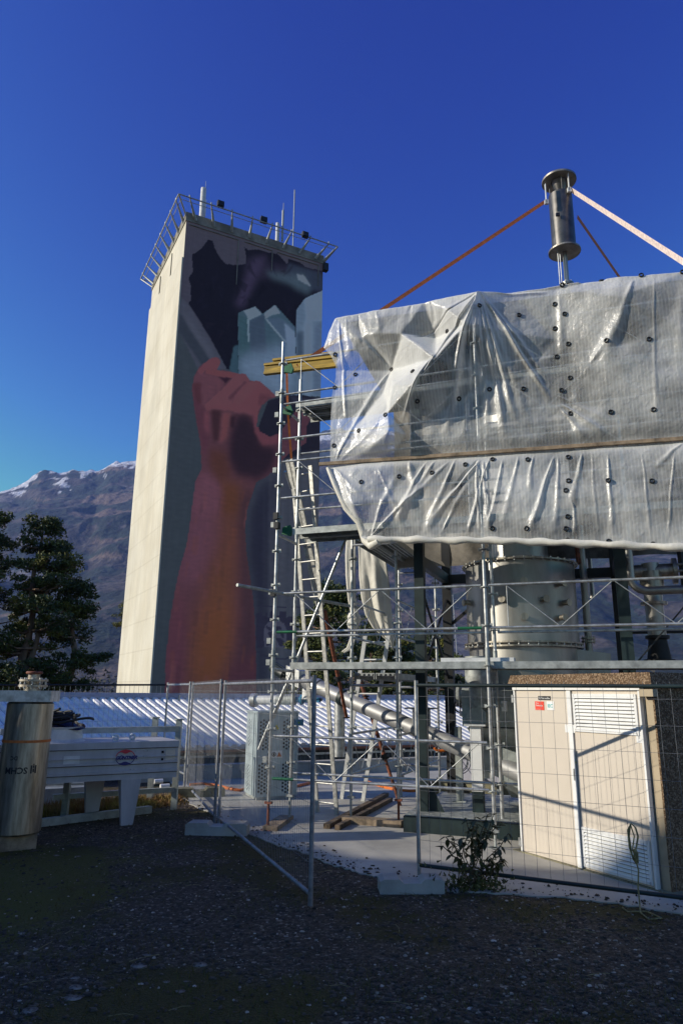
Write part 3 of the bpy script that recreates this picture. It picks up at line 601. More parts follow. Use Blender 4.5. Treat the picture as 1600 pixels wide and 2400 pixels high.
# railing: brackets lean outward from the parapet
def rail_pt(u, v, k): # k 0..1 along the bracket; outward from nearest face
    return None
OUT, UPZ = 1.35, .75
cor = [T(0, 0, TH), T(WA, 0, TH), T(WA, WB, TH), T(0, WB, TH)]
outd = [(-TA-TB), (TA-TB), (TA+TB), (-TA+TB)]
topc = [c+d*OUT*.8+Vector((0, 0, UPZ)) for c, d in zip(cor, outd)]
for fr, r_ in ((1, .065), (.72, .03)):
    mb = MB()
    for i in range(4):
        a = cor[i].lerp(topc[i], fr); b = cor[(i+1) % 4].lerp(topc[(i+1) % 4], fr); mb.tube(a, b, r_, 6)
    mb.build('railing_bar', M['galv'], tw)
for i in range(4):
    n = 8
    for k in range(n):
        t_ = (k+.5)/n
        a = cor[i].lerp(cor[(i+1) % 4], t_)-Vector((0, 0, .6)); b = topc[i].lerp(topc[(i+1) % 4], t_)
        mb = MB(); mb.tube(a, b, .17, 6, .05); mb.tube(b, b+Vector((0, 0, .22)), .07, 6); mb.build('railing_bracket', M['galv_dull'], tw)
    mb = MB(); mb.tube(cor[i]-Vector((0, 0, .5)), topc[i], .08, 6); mb.build('railing_bracket', M['galv'], tw)
def flood(u, v, z):
    p = T(u, v, z); mb = MB(); mb.box(p+Vector((0, 0, .32)), (.62, .34, .56), TA); mb.tube(p-Vector((0, 0, .1)), p+Vector((0, 0, .1)), .06, 6)
    mb.box(p+Vector((0, 0, .32))-TB*.2, (.5, .06, .44), TA); return mb.build('floodlight', M['black'], tw)
for px, py in ((517, 478), (618, 515), (715, 550)):
    q = pl(px, py, C0-TB*1.0, TA); u_ = (q-C0).dot(TA); flood(u_, -1.0, q.z-.35)
q = at(762, 627, 61.5); mb = MB(); mb.box(q, (.5, .5, .8), TA); mb.beam(q, T(WA, .4, q.z), .08, .08); mb.build('floodlight', M['black'], tw)
def mast(px, py0, py1, r_, m, off_=.3, nm='antenna'):
    a = pl(px, py1, C0+TB*off_, TA); b = pl(px-(py0-py1)*.045*-1, py0, C0+TB*off_, TA); b = Vector((a.x, a.y, b.z))
    mb = MB(); mb.tube(a-Vector((0, 0, 1.2)), b, r_, 8); return mb.build(nm, m, tw)
mast(474, 440, 495, .26, M['white_steel']); mast(480, 468, 480, .14, M['white'])
mast(662, 492, 540, .11, M['galv_dull']); mast(664, 475, 495, .03, M['galv_dull']); mast(650, 523, 545, .18, M['white_steel']); mast(653, 530, 545, .08, M['galv_dull'])
mast(687, 442, 565, .06, M['galv_dull']); mast(482, 424, 440, .02, M['galv_dull'])

# ============================================================ LOW SHED WITH PROFILED ROOF
e0 = Vector((-3.47, 15.87, .6)); e1 = Vector((5.27, 2.41, 0)).normalized(); en = Vector((-e1.y, e1.x, 0))
phi = R(-26); rd = en*math.cos(phi)+e1*math.sin(phi); HD = 2.2
def RF(a, t_, h=0.): # a metres along eave, t_ 0 eave..1 ridge
    sl_ = Vector((0, 0, 1.02*t_)); return e0+e1*a+rd*(HD/math.cos(phi))*t_+sl_+Vector((0, 0, h))
shed = thing('low_shed', 'low shed with white ribbed metal roof and rusty gutter in front of the tower', 'shed', e0)
A0, A1 = -6.2, 9.2
mb = MB(); mb.prism([RF(A0, 0), RF(A1, 0), RF(A1, 1), RF(A0, 1)], (0, 0, -.05)); mb.build('roof_sheet', M['roof_pan_shaded'], shed)
# single rib mesh shared
wv = e1*.092; wt = e1*.044; slope = (RF(0, 1)-RF(0, 0))
upn = slope.cross(e1).normalized(); upn = -upn if upn.z < 0 else upn
mb = MB(); a = Vector((0, 0, 0)); b = slope; hh = upn*.066
mb.hexa([a-wv, a+wv, b+wv, b-wv, a-wt+hh, a+wt+hh, b+wt+hh, b-wt+hh]); ribm = mb.mesh('rib', M['roof'])
n = int((A1-A0)/.205)
for i in range(n): inst('rib', ribm, shed, RF(A0+.08+i*.205, 0, .002))
mb = MB(); mb.beam(RF(A0, 1, .06), RF(A1, 1, .06), .26, .12); mb.build('ridge_cap', M['ridge'], shed)
mb = MB(); mb.beam(RF(A0, 0, -.07)-en*.06, RF(A1, 0, -.07)-en*.06, .10, .05); mb.build('gutter', M['gutter'], shed)
mb = MB(); mb.prism([RF(A0, 0, -.07)+en*.12, RF(A1, 0, -.07)+en*.12, RF(A1, 0, -.56)+en*.12, RF(A0, 0, -.56)+en*.12], en*.3); mb.build('wall', M['wall_board'], shed)
bm_ = MB(); bm_.box((0, 0, 0), (.085, .02, .28), e1, en); bdm = bm_.mesh('board', M['wall_board'])
for i in range(int((A1-A0)/.11)): inst('board', bdm, shed, RF(A0+.06+i*.11, 0, -.33)+en*.105)
mb = MB(); mb.beam(RF(A0, 0, -.19)+en*.07, RF(A1, 0, -.19)+en*.07, .05, .05); mb.build('rail', M['galv'], shed)
mb = MB(); mb.beam(RF(A0, 1, -.9), RF(A1, 1, -.9), .2, 1.6); mb.build('wall', M['concrete'], shed)
# brackets under gutter
for i in range(14):
    mb = MB(); mb.tube(RF(A0+.5+i*1.05, 0, -.12), RF(A0+.5+i*1.05, 0, -.12)+en*.1, .025, 6); mb.build('gutter_bracket', M['galv'], shed)
kw = thing('retaining_wall', 'low cast concrete wall running along the foot of the shed', 'wall', e0-Vector((0, 0, .6)))
a, b = RF(-1.0, 0)-en*.45, RF(9, 0)-en*.45
mb = MB(); mb.beam(Vector((a.x, a.y, .12)), Vector((b.x, b.y, .12)), .22, .30); mb.build('concrete_block', M['concrete'], kw)
mb = MB(); mb.beam(Vector((a.x, a.y, .285)), Vector((b.x, b.y, .285)), .26, .03); mb.build('coping', M['slab'], kw)

# second fence line far behind, over the shed
# far wood behind the shed
fw = MB()
for k in range(5200):
    x = random.uniform(-110, 70); y = random.uniform(150, 170); h = abs(random.gauss(0, 1))*2.2+1; c = Vector((x, y, random.uniform(0, min(7, 2.2+2.5*noise.noise(Vector((x/9, 0, 0)))+h))))
    d = Vector((random.uniform(-1, 1), random.uniform(-1, 1), random.uniform(-1, 1)))*.7; e = Vector((random.uniform(-1, 1), random.uniform(-1, 1), random.uniform(-1, 1)))*.7
    fw.add([c, c+d, c+e], [(0, 1, 2)])
fw.build('far_scrub', mat('bare_scrub', (.10, .085, .075), .9, 0, .3, .1, col2=(.05, .06, .04)), kind='stuff')

# ============================================================ PINES
def needle_clump(mb, c, rx, rz, n, sz_=.16):
    for _ in range(n):
        a = random.uniform(0, 2*math.pi); rr = rx*math.sqrt(random.random()); z = random.uniform(-1, 1)
        p = c+Vector((math.cos(a)*rr, math.sin(a)*rr, z*rz*math.sqrt(max(0, 1-(rr/rx)**2))+.1*rr))
        d = Vector((random.gauss(0, 1), random.gauss(0, 1), random.gauss(.35, .7))).normalized()*sz_*random.uniform(.6, 1.3)
        e = d.cross(Vector((random.gauss(0, 1), random.gauss(0, 1), random.gauss(0, 1)))).normalized()*sz_*.28
        mb.add([p-e, p+e, p+d], [(0, 1, 2)])
def pine(name, label, base, height, lean, spread, layers, stems=1, group=None, start=.25, seed=1, nm=M['needles'], dens=1.0, side=None):
    rs = random.getstate(); random.seed(seed)
    t_ = thing(name, label, 'tree', base, group); base = Vector(base)
    tops = []
    for s_ in range(stems):
        l = Vector((lean+(.10 if s_ else 0), random.uniform(-.02, .02), 0))*height
        pts = [base+Vector((s_*.0, 0, 0))+l*(k/9)**1.3+Vector((math.sin(k*1.7+s_)*.10, math.cos(k*1.3)*.08, height*(1-.07*s_)*k/9)) for k in range(10)]
        mb = MB(); mb.path(pts, lambda q: .20*(1-q)**.7+.03 if stems == 1 or s_ == 0 else .15*(1-q)+.03, 8); mb.build('trunk', M['bark'], t_); tops.append(pts)
    lm = MB(); cr_ = MB(); cy_ = MB()
    for k in range(layers):
        f = start+(1-start)*k/(layers-1); pts = tops[k % stems]; i_ = min(8, int(f*9)); p = pts[i_].lerp(pts[i_+1], f*9-i_)
        R_ = spread*(.55+.45*math.sin(math.pi*min(1, (f-start)/(1-start)*.8+.25)))*(1.0 if f < .8 else 1.3-f*.7)
        nb = 6 if f < .85 else 5
        for j in range(nb):
            a = random.uniform(0, 2*math.pi) if side is None else random.gauss(side, 1.1)
            L_ = R_*random.uniform(.45, 1.08)
            tip = p+Vector((math.cos(a)*L_, math.sin(a)*L_, random.uniform(-.1, .35)*L_*.6))
            mid = p.lerp(tip, .55)+Vector((0, 0, -.08*L_)); lm.path([p, mid, tip], lambda q: .05*(1-q)+.012, 5)
            for c_ in range(3):
                q = p.lerp(tip, random.uniform(.40, 1.08))+Vector((random.uniform(-.4, .4), random.uniform(-.4, .4), random.uniform(-.22, .32)))
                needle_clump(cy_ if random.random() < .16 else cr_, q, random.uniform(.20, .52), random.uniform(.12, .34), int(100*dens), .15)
    top = tops[0][-1]
    for _ in range(5): needle_clump(cr_, top+Vector((random.uniform(-.6, .6), random.uniform(-.5, .5), random.uniform(-.6, .1))), .5, .3, int(130*dens))
    lm.build('branches', M['bark'], t_, kind='stuff'); cr_.build('crown', nm, t_, kind='stuff')
    if cy_.v: cy_.build('sunlit_tone_needles', M['needles_y'], t_, kind='stuff')  # random clumps coloured yellower for the look of sunlit tips
    random.setstate(rs); return t_
def base_at(px, Y): q = at(px, 1625, Y); return (q.x, q.y, 0)
pine('pine_tree', 'large dark pine with two stems rising behind the steel cylinder', base_at(46, 32), 9.1, .02, 2.35, 17, 2, 'pines left of the tower', .16, 3)
pine('pine_tree', 'slim leaning pine with bare pale trunk nearest the tower', base_at(166, 33), 6.4, -.04, 1.5, 5, 1, 'pines left of the tower', .30, 5, dens=1.1)
pine('pine_tree', 'pine at the left edge of the picture, only its crown side in view', base_at(-90, 31), 9.2, .0, 2.2, 15, 1, 'pines left of the tower', .15, 9)
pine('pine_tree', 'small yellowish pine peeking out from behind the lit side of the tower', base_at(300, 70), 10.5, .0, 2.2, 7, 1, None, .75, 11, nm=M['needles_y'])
for i, (px, Y, h, sp_, lb) in enumerate(((775, 30, 5.9, 1.9, 'dark conifer seen through the scaffold right of the tower edge'), (875, 36, 5.0, 2.3, 'dark conifer behind the white hanging sheet'), (1010, 40, 4.6, 2.4, 'dark conifer between the two green frame columns'), (935, 33, 4.0, 2.0, 'shorter dark conifer right of the small white ladder'))):
    pine('conifer_tree', lb, base_at(px, Y), h, 0, sp_, 9, 1, 'dark conifers behind the shed', .08, 20+i, dens=1.0)
# lattice pylon far off
py_ = MB(); b0 = at(1062, 1505, 900); hgt = 60
for sx in (-4, 4):
    py_.tube(b0+Vector((sx, 0, -20)), b0+Vector((sx*.2, 0, hgt)), .5, 4)
for k in range(9):
    z0, z1_ = k*6.5, k*6.5+6.5; w0, w1 = 4-3.2*z0/60, 4-3.2*z1_/60; sg = 1 if k % 2 else -1
    py_.tube(b0+Vector((sg*w0, 0, z0)), b0+Vector((-sg*w1, 0, z1_)), .35, 4)
for z_, ww in ((34, 9), (44, 8), (54, 6)): py_.tube(b0+Vector((-ww, 0, z_)), b0+Vector((ww, 0, z_)), .4, 4)
tag(py_.build('power_pylon', M['galv']), 'distant lattice power pylon seen left of the steel vessel', 'pylon')
# rear yard fence line (dark top wire) left of the tower
rf = thing('rear_fence', 'thin dark mesh fence behind the shed at the far left', 'fence', at(200, 1625, 14.5))
a, b = at(-20, 1606, 13.0), at(388, 1605, 15.6)
mb = MB(); mb.tube(a, b, .022, 6); mb.build('rail', M['black'], rf)
mb = MB(); N_ = 34
for k in range(N_):
    p = a.lerp(b, k/N_); mb.tube(p, p-Vector((0, 0, 1.2)), .0035, 3)
for k in range(3): mb.tube(a-Vector((0, 0, .25*k+.2)), b-Vector((0, 0, .25*k+.2)), .003, 3)
mb.build('wire_mesh', M['galv'], rf, kind='stuff')

# ============================================================ FRONT SCAFFOLD
sc = thing('front_scaffold', 'galvanised tube scaffold with steel decks and lattice rails in front of the plant', 'scaffold', S(-3, 0, 0))
def P1(name, fn, m): mb = MB(); fn(mb); return mb.build(name, m, sc)
def standard(s_, w_, z0, z1_, parent, r_=.0245):
    mb = MB(); mb.tube(S(s_, w_, z0), S(s_, w_, z1_), r_, 12)
    st_ = mb.build('standard', M['galv'], parent)
    z = z0+.45
    rm = MB()
    while z < z1_-.05:
        rm.tube(S(s_, w_, z-.006), S(s_, w_, z+.006), .058, 10); rm.box(S(s_, w_, z)+U*.06, (.03, .035, .05), U, V); rm.box(S(s_, w_, z)-U*.05, (.03, .03, .04), U, V)
        z += .5
    # joint sleeve
    for zz_ in (2.25, 4.25, 6.25):
        if z0 < zz_ < z1_: rm.tube(S(s_, w_, zz_-.12), S(s_, w_, zz_+.12), r_+.006, 10)
    rm.build('coupler_rings', M['galv_dull'], st_, kind='stuff')
    mb = MB(); mb.tube(S(s_, w_, .02), S(s_, w_, z0+.02), .017, 8); mb.box(S(s_, w_, z0+.0), (.10, .05, .03), U, V); mb.box(S(s_, w_, .015), (.15, .15, .012), U, V); mb.build('jack', M['rust'] if (s_ < -2 and w_ == 0) or s_ == -1.43 and w_ < 1 else M['galv_dull'], st_)
for s_, w_, zt in ((-2.98, 0, 7.18), (-2.98, .72, 6.85), (0.02, 0, 7.15), (.02, .72, 7.1), (3.02, 0, 7.15), (3.02, .72, 7.1)):
    standard(s_, w_, .35 if s_ < -2 else .2, zt, sc)
def ledger(a, b, r_=.018, m=None, nm='ledger', par=None):
    mb = MB(); mb.tube(a, b, r_, 8); return mb.build(nm, m or M['galv'], par or sc)
for s0_, s1_ in ((-2.93, -.03), (.07, 2.97)):
    for w_ in (0., .72):
        for z in ((.66, 1.21, 2.62, 3.17, 4.60, 5.17, 5.54, 6.11, 6.27, 6.85) if w_ == 0 else (.66, 2.62, 4.6, 5.54, 6.27)):
            if s0_ > 0 and z < 1.5 and w_ == 0: continue
            ledger(S(s0_, w_-.01, z), S(s1_, w_-.01, z))
# zigzag webs
def web(s0_, s1_, zl, zh, w_=0., first_top=True, n=4, par=None, r_=.007, P_=None):
    mb = MB(); P_ = P_ or (lambda s, z: S(s, w_-.01, z))
    for k in range(n):
        a = s0_+(s1_-s0_)*k/n; b = s0_+(s1_-s0_)*(k+1)/n; t0 = (k % 2 == 0) == first_top
        mb.tube(P_(a, zh if t0 else zl), P_(b, zl if t0 else zh), r_, 5)
    mb.tube(P_(s0_+.02, zl), P_(s0_+.02, zh), r_, 5)
    return mb.build('lattice_web', M['galv'], par or sc)
for s0_, s1_ in ((-2.68, -.12), (.28, 2.9)):
    for zl, zh in ((.66, 1.21), (2.62, 3.17), (4.60, 5.17), (5.54, 6.11), (6.27, 6.85)):
        if s0_ > 0 and zl < 1: continue
        web(s0_, s1_, zl, zh)
# transoms on the end frames
for s_ in (-2.98, .02, 3.02):
    for z in (2.1, 4.05, 6.1): ledger(S(s_, 0, z), S(s_, .72, z), .022, nm='transom')
def deck(s0_, s1_, w0, w1, z, par, along='s', n=2):
    for k in range(n):
        a = w0+(w1-w0)*k/n+.01; b = w0+(w1-w0)*(k+1)/n-.01
        if along == 's': p = lambda s, w_, z_: S(s, w_, z_)
        else: p = lambda s, w_, z_: S(w_, s, z_)
        mb = MB()
        pr = [(a, -.09), (a+.012, -.09), (a+.012, -.012)]
        m_ = 4
        for j in range(m_):
            u0 = a+.012+(b-a-.024)*j/m_; u1 = a+.012+(b-a-.024)*(j+1)/m_; q = (u1-u0)/4
            pr += [(u0+q*.8, -.012), (u0+q*1.3, -.04), (u0+q*2.7, -.04), (u0+q*3.2, -.012)]
        pr += [(b-.012, -.012), (b-.012, -.09), (b, -.09), (b, 0), (a, 0)]
        mb.prism([p(s0_, w_, z+zz_) for w_, zz_ in pr], (U if along == 's' else V)*(s1_-s0_))
        mb.build('deck_plank', M['deck'], par)
deck(-2.75, -.02, .06, .70, 2.20, sc); deck(.0, 3.1, .06, .70, 2.20, sc)
deck(-2.77, -.02, .06, .70, 4.14, sc); deck(.0, 3.1, .06, .70, 4.14, sc); deck(-2.77, 3.1, .06, .70, 6.14, sc)
# lying tray on the deck
tr = MB(); a, b = ps(1035, 1546, .2), ps(1205, 1542, .2); a.z = b.z = 2.225; tr.beam(a, b, .16, .05)
tag(tr.build('scaffold_plank', M['white_steel']), 'short pale metal plank lying loose on the lower scaffold deck', 'plank')
# braces
ledger(ps(812, 1258, .74), ps(640, 1683, .74), .024, nm='brace'); ledger(ps(669, 1608, .68), ps(606, 1757, .68), .022, nm='brace')
ledger(at(556, 1371, 9.45), at(850, 1426, 11.5), .024, M['galv_dull'], 'brace')
ledger(ps(668, 1105, .05), ps(682, 1145, .5), .02, nm='brace')
for p in ((633, 1390), (640, 1210), (641, 1232)):
    mb = MB(); mb.box(ps(p[0]+8, p[1], -.02), (.07, .09, .10), U, V); mb.build('coupler', M['black'], sc)
for z in (.9, 2.2, 2.5, 3.2, 4.2, 5.05, 5.95, 6.3):
    mb = MB(); mb.box(S(-3.05, 0, z), (.06, .05, .08), U, V); mb.build('coupler', M['galv_dull'], sc)
for p, w_ in (((675, 863), .2), ((673, 961), .2), ((672, 1243), .1)):
    mb = MB(); c = ps(p[0], p[1], w_); mb.prism([c+U*-.07+Vector((0, 0, .05)), c+U*.05+Vector((0, 0, .08)), c+U*.09+Vector((0, 0, -.02)), c+U*.06+Vector((0, 0, -.09)), c+U*-.08+Vector((0, 0, -.05))], V*.04); mb.build('clamp_plate', M['clamp'], sc)
for z in (2.62, .66):   # green painted ends
    mb = MB(); mb.tube(S(-2.93, -.012, z), S(-2.62, -.012, z), .0195, 8); mb.build('painted_end', M['clamp'], sc)
mb = MB(); mb.tube(S(-.35, -.012, 2.62), S(-.04, -.012, 2.62), .0195, 8); mb.build('painted_end', M['clamp'], sc)
# timber sole under the left frame
mb = MB(); a, b = gp(632, 1950), gp(672, 1922); mb.beam(a+Vector((0, 0, .035)), b+Vector((0, 0, .035)), .2, .07)
tag(mb.build('timber_sole', M['wood']), 'short yellowed board under the left scaffold legs', 'board')

# ============================================================ REAR SCAFFOLD (runs away from the camera)
rs_ = thing('rear_scaffold', 'narrow scaffold bay running back from the front scaffold beside the white sheet', 'scaffold', S(-2.13, .94, 0))
for s_, w_ in ((-2.13, .94), (-1.43, .94), (-2.13, 3.7), (-1.43, 3.7)):
    standard(s_, w_, .35, 4.2 if s_ < -2 else 3.9, rs_, .022)
for z in (.55, 1.9, 4.02):
    for w_ in (.94, 3.7): ledger(S(-2.13, w_, z), S(-1.43, w_, z), .02, nm='transom', par=rs_)
for z in (.66, 1.21, 2.6, 3.15):
    for s_ in (-2.13, -1.43): ledger(S(s_, .94, z), S(s_, 3.7, z), .018, par=rs_)
for s_ in (-2.13, -1.43):
    for zl, zh in ((.66, 1.21), (2.6, 3.15)): web(.98, 3.66, zl, zh, par=rs_, P_=lambda w_, z, s_=s_: S(s_, w_, z), n=6, r_=.006)
deck(.98, 3.7, -2.11, -1.45, 4.14, rs_, 'w'); deck(.98, 3.7, -2.11, -1.45, 2.08, rs_, 'w')
mb = MB(); mb.beam(S(-2.22, .9, .05), S(-1.36, .9, .05), .2, .09)
tag(mb.build('timber_sole', M['wood']), 'pale timber board under the middle scaffold legs', 'board')
for k, (p, q, w_) in enumerate((((765, 1945), (905, 1868), .09), ((790, 1948), (915, 1880), .07))):
    mb = MB(); a, b = gp(*p), gp(*q); mb.beam(a+Vector((0, 0, .04)), b+Vector((0, 0, .04)), w_, .07)
    tag(mb.build('timber_beam', M['wood_dark']), ('dark timber beam lying on the slab beside the middle scaffold legs, front one of two', 'dark timber beam lying on the slab, half hidden behind the front beam')[k], 'beam', 'timber beams on the slab')

# ============================================================ LADDERS
def ladder(name, label, a0, a1, b0_, b1_, n, r_=.024, m=None, group=None, skip=0):
    t_ = thing(name, label, 'ladder', a0, group); m = m or M['alu']
    for p, q in ((a0, b0_), (a1, b1_)): mb = MB(); mb.beam(p, q, .028, .065, upv=(a1-a0).normalized()); mb.build('rail', m, t_)
    for k in range(skip, n):
        f = (k+.6)/n; mb = MB(); mb.tube(a0.lerp(b0_, f), a1.lerp(b1_, f), .014, 6); mb.build('rung', m, t_)
    return t_
a0, a1 = gp(744, 1906), gp(791, 1912); a1 = a0+(a1-a0).normalized()*.36
tp0 = at(686, 1100, 10.98); tp1 = tp0+(a1-a0)
ladder('extension_ladder', 'long leaning aluminium ladder in front of the shed roof, feet on the slab', a0, a1, tp0, tp1, 19)
t0, t1 = at(673, 1078, 10.9), at(745, 1420, 11.3)
ladder('ladder', 'narrow aluminium ladder section behind the long leaning ladder', t1, t1+Vector((.07, -.05, 0)), t0, t0+Vector((.07, -.05, 0)), 2)
a0, a1 = gp(800, 1874), gp(850, 1879)
tp0, tp1 = at(856, 1490, 11.6), at(901, 1494, 11.6); tp1 = tp0+(a1-a0)
ladder('ladder', 'short white ladder standing inside the rear scaffold bay', a0, a1, tp0, tp1, 10, m=M['white_steel'])

# ============================================================ YELLOW BEAMS, STRAPS
for k, (pa, pb, w_) in enumerate((((620, 866), (800, 846), .62), ((640, 855), (800, 836), .86))):
    a, b = ps(*pa, w_), ps(*pb, w_); b = b-(b-a)*(.06 if k == 0 else .12); mb = MB()
    mb.beam(a+Vector((0, 0, .08)), b+Vector((0, 0, .08)), .08, .04); mb.beam(a-Vector((0, 0, .08)), b-Vector((0, 0, .08)), .08, .04); mb.beam(a, b, .03, .12)
    tag(mb.build('formwork_beam', M['yellow_wood']), ('nearer yellow timber I-beam sticking out left of the top scaffold lift', 'yellow timber I-beam behind the nearer one on the top scaffold lift')[k], 'beam', 'yellow beams on the scaffold top')
def strap(pts, w_, label, m, wd=None):
    mb = MB()
    for i, (a, b) in enumerate(zip(pts[:-1], pts[1:])):
        a = Vector(a); b = Vector(b); d = (b-a).normalized(); x = (wd or d.cross(Vector((0, 1, 0))).normalized()); x = (x-d*x.dot(d)).normalized(); y = d.cross(x)
        mb.hexa([a-x*w_/2-y*.002, a+x*w_/2-y*.002, a+x*w_/2+y*.002, a-x*w_/2+y*.002, b-x*w_/2-y*.002, b+x*w_/2-y*.002, b+x*w_/2+y*.002, b-x*w_/2+y*.002])
    return tag(mb.build('ratchet_strap', m), label, 'strap', 'ratchet straps')
KY = 12.0
sA = at(1277, 472, KY-.1); sE = ps(697, 858, .6)
strap([sA, sE], .07, 'orange strap running from the silencer left and down behind the sheeting', M['orange'])
strap([at(1352, 508, KY+.2), at(1470, 678, KY+2.2), at(1520, 750, KY+3)], .085, 'short orange strap running down behind the sheeting right of the silencer', M['orange'])
strap([at(1336, 444, KY-.15), at(1600, 614, 8.6), at(1740, 700, 7.4)], .105, 'strap coloured bright as if sunlit, running from the silencer to the right edge', M['strap_lit'], wd=Vector((-.3, -.3, 1)))
strap([ps(672, 875, .4), ps(674, 960, .35), ps(683, 1075, .5)], .035, 'twisted orange strap hanging down inside the left scaffold end', M['orange'])

# ============================================================ SILENCER STACK
kc = at(1322, 590, KY); kb = at(1318, 440, KY)
si = thing('exhaust_silencer', 'dark cylindrical exhaust silencer between two steel discs above the sheeting', 'exhaust', (kc.x, kc.y, 0))
zb, zt = kc.z, at(1318, 425, KY).z
K = lambda z: Vector((kc.x, kc.y, z))
mb = MB(); mb.lathe(K(0), [(.0, zt-.35), (.225, zt-.35), (.225, zb+.0)], 40); mb.build('shell', M['silencer'], si)
mb = MB(); mb.lathe(K(0), [(.0, zb+.012), (.305, zb+.012), (.305, zb-.02), (0, zb-.02)], 40, smooth=False); mb.build('bottom_disc', M['disk'], si)
mb = MB(); mb.lathe(K(0), [(.0, zt+.02), (.335, zt+.02), (.335, zt-.02), (0, zt-.02)], 40, smooth=False); mb.build('top_disc', M['disk'], si)
mb = MB(); mb.lathe(K(0), [(.16, zt-.02), (.06, zt-.28), (.0, zt-.28)], 24); mb.build('outlet_cone', M['silencer'], si)
for k in range(3):
    a = k*2.1+.4; mb = MB(); d = Vector((math.cos(a), math.sin(a), 0))*.2; mb.beam(K(zt-.4)+d, K(zt)+d, .03, .008); mb.build('spacer', M['disk'], si)
for p, l in (((1277, 440), .5), ((1330, 412), .5)):
    q = at(p[0], p[1], KY-.25); mb = MB(); mb.beam(q+Vector((0, 0, .08)), q-Vector((0, 0, .36)), .05, .012); mb.box(q-Vector((0, 0, .33)), (.07, .05, .09)); mb.build('strap_lug', M['white_steel'], si)
mb = MB(); q = at(1306, 503, KY-.24); mb.box(q, (.07, .04, .06)); mb.build('bracket', M['black'], si)
mb = MB(); mb.tube(K(3.4), K(zb-.02), .045, 16); mb.build('pipe', M['stainless'], si)
mb = MB(); mb.lathe(K(zb-.72), [(0, .02), (.12, .02), (.12, .0), (0, 0)], 20, smooth=False); mb.lathe(K(zb-.75), [(0, .02), (.12, .02), (.12, .0), (0, 0)], 20, smooth=False); mb.build('pipe_flange', M['stainless'], si)
mb = MB()
for k in range(6): a = k*math.pi/3; mb.tube(K(zb-.79)+Vector((math.cos(a), math.sin(a), 0))*.1, K(zb-.67)+Vector((math.cos(a), math.sin(a), 0))*.1, .01, 5)
mb.build('bolts', M['galv'], si)
for dx in (-.13, -.17): mb = MB(); mb.tube(K(6)+Vector((dx, -.05, 0)), K(zb-.02)+Vector((dx+.02, -.05, 0)), .010, 6); mb.build('conduit', M['galv'], si)

# ============================================================ SHEETING
TOPP = [(790, 752), (880, 738), (1000, 722), (1060, 712), (1200, 698), (1300, 684), (1400, 670), (1500, 660), (1600, 647), (1760, 628)]
BOTP = [(868, 1268), (950, 1268), (1050, 1270), (1137, 1270), (1300, 1275), (1450, 1281), (1600, 1288), (1760, 1294)]
LEFP = [(790, 752), (775, 785), (764, 822), (780, 840), (789, 860), (788, 885), (781, 925), (777, 985), (776, 1040), (774, 1082), (766, 1098), (775, 1115), (787, 1140), (800, 1178), (820, 1205), (842, 1222), (846, 1245), (850, 1262), (868, 1270)]
WT = -.16
tps = [sz(*p, WT) for p in TOPP]; bts = [sz(*p, WT) for p in BOTP]; lps = sorted([sz(*p, WT) for p in LEFP], key=lambda q: q[1])
s_max = tps[-1][0]
def ztop(s): return np.interp(s, [p[0] for p in tps], [p[1] for p in tps])
def zbot(s): return np.interp(s, [p[0] for p in bts], [p[1] for p in bts])
def sleft(z): return np.interp(z, [p[1] for p in lps], [p[0] for p in lps])
NS, NZ = 560, 400
ctrl = [ # px, py, outward offset
 (790, 752, .12), (764, 822, .10), (788, 870, .02), (778, 1000, .05), (772, 1090, .02), (800, 1180, .10), (850, 1262, .05),
 (870, 740, .16), (1000, 722, .18), (1130, 712, .38), (1200, 700, .15), (1300, 686, .10), (1450, 664, .16), (1600, 647, .1), (1760, 628, .1), (1760, 1294, .1),
 (914, 862, -.10), (1020, 792, -.02), (860, 800, .22), (950, 800, .26), (1050, 745, .28), (1105, 800, .52), (1040, 880, .58), (985, 940, .56), (930, 1030, .42), (860, 1075, .14), (935, 925, .34), (925, 985, .34), (900, 920, .02), (830, 1010, .05), (785, 1090, .02),
 (960, 1030, .16), (1060, 960, .15), (1140, 900, .12), (1220, 900, .10), (1010, 1070, .06), (1100, 1066, .06), (1200, 1058, .05), (1300, 1050, .05), (1450, 1042, .05), (1600, 1030, .05), (1760, 1020, .05),
 (1300, 800, .04), (1330, 950, .03), (1420, 840, .16), (1450, 720, .26), (1500, 860, .14), (1560, 760, .14), (1420, 960, .10), (1560, 960, .10),
 (900, 1090, .14), (960, 1120, .08), (880, 1180, .18), (1000, 1180, .14), (1100, 1180, .12), (1200, 1170, .13), (1320, 1170, .10), (1450, 1170, .12), (1600, 1170, .12),
 (900, 1264, .08), (1000, 1266, .08), (1137, 1268, .08), (1300, 1274, .08), (1450, 1280, .08), (1600, 1286, .08), (820, 1130, .14), (840, 1190, .22)]
cp = np.array([sz(a, b, WT)+(o,) for a, b, o in ctrl])
from mathutils.geometry import delaunay_2d_cdt
dv, de, df, *_ = delaunay_2d_cdt([Vector((p[0], p[1])) for p in cp], [], [], 0, 1e-6)
dv = [(v.x, v.y) for v in dv]
hts = [cp[np.argmin((cp[:, 0]-x)**2+(cp[:, 1]-y)**2), 2] for x, y in dv]
ss = np.zeros((NZ, NS)); zs = np.zeros((NZ, NS))
for j in range(NZ):
    t = j/(NZ-1)
    for i in range(NS):
        f = i/(NS-1)
        # iterate for left boundary at this height
        s_guess = -2.0+f*(s_max+2.0); z = zbot(s_guess)*(1-t)+ztop(s_guess)*t
        sl_ = sleft(z); s = sl_+f*(s_max-sl_); z = zbot(s)*(1-t)+ztop(s)*t
        ss[j, i] = s; zs[j, i] = z
Hh = np.full(ss.shape, .08); 
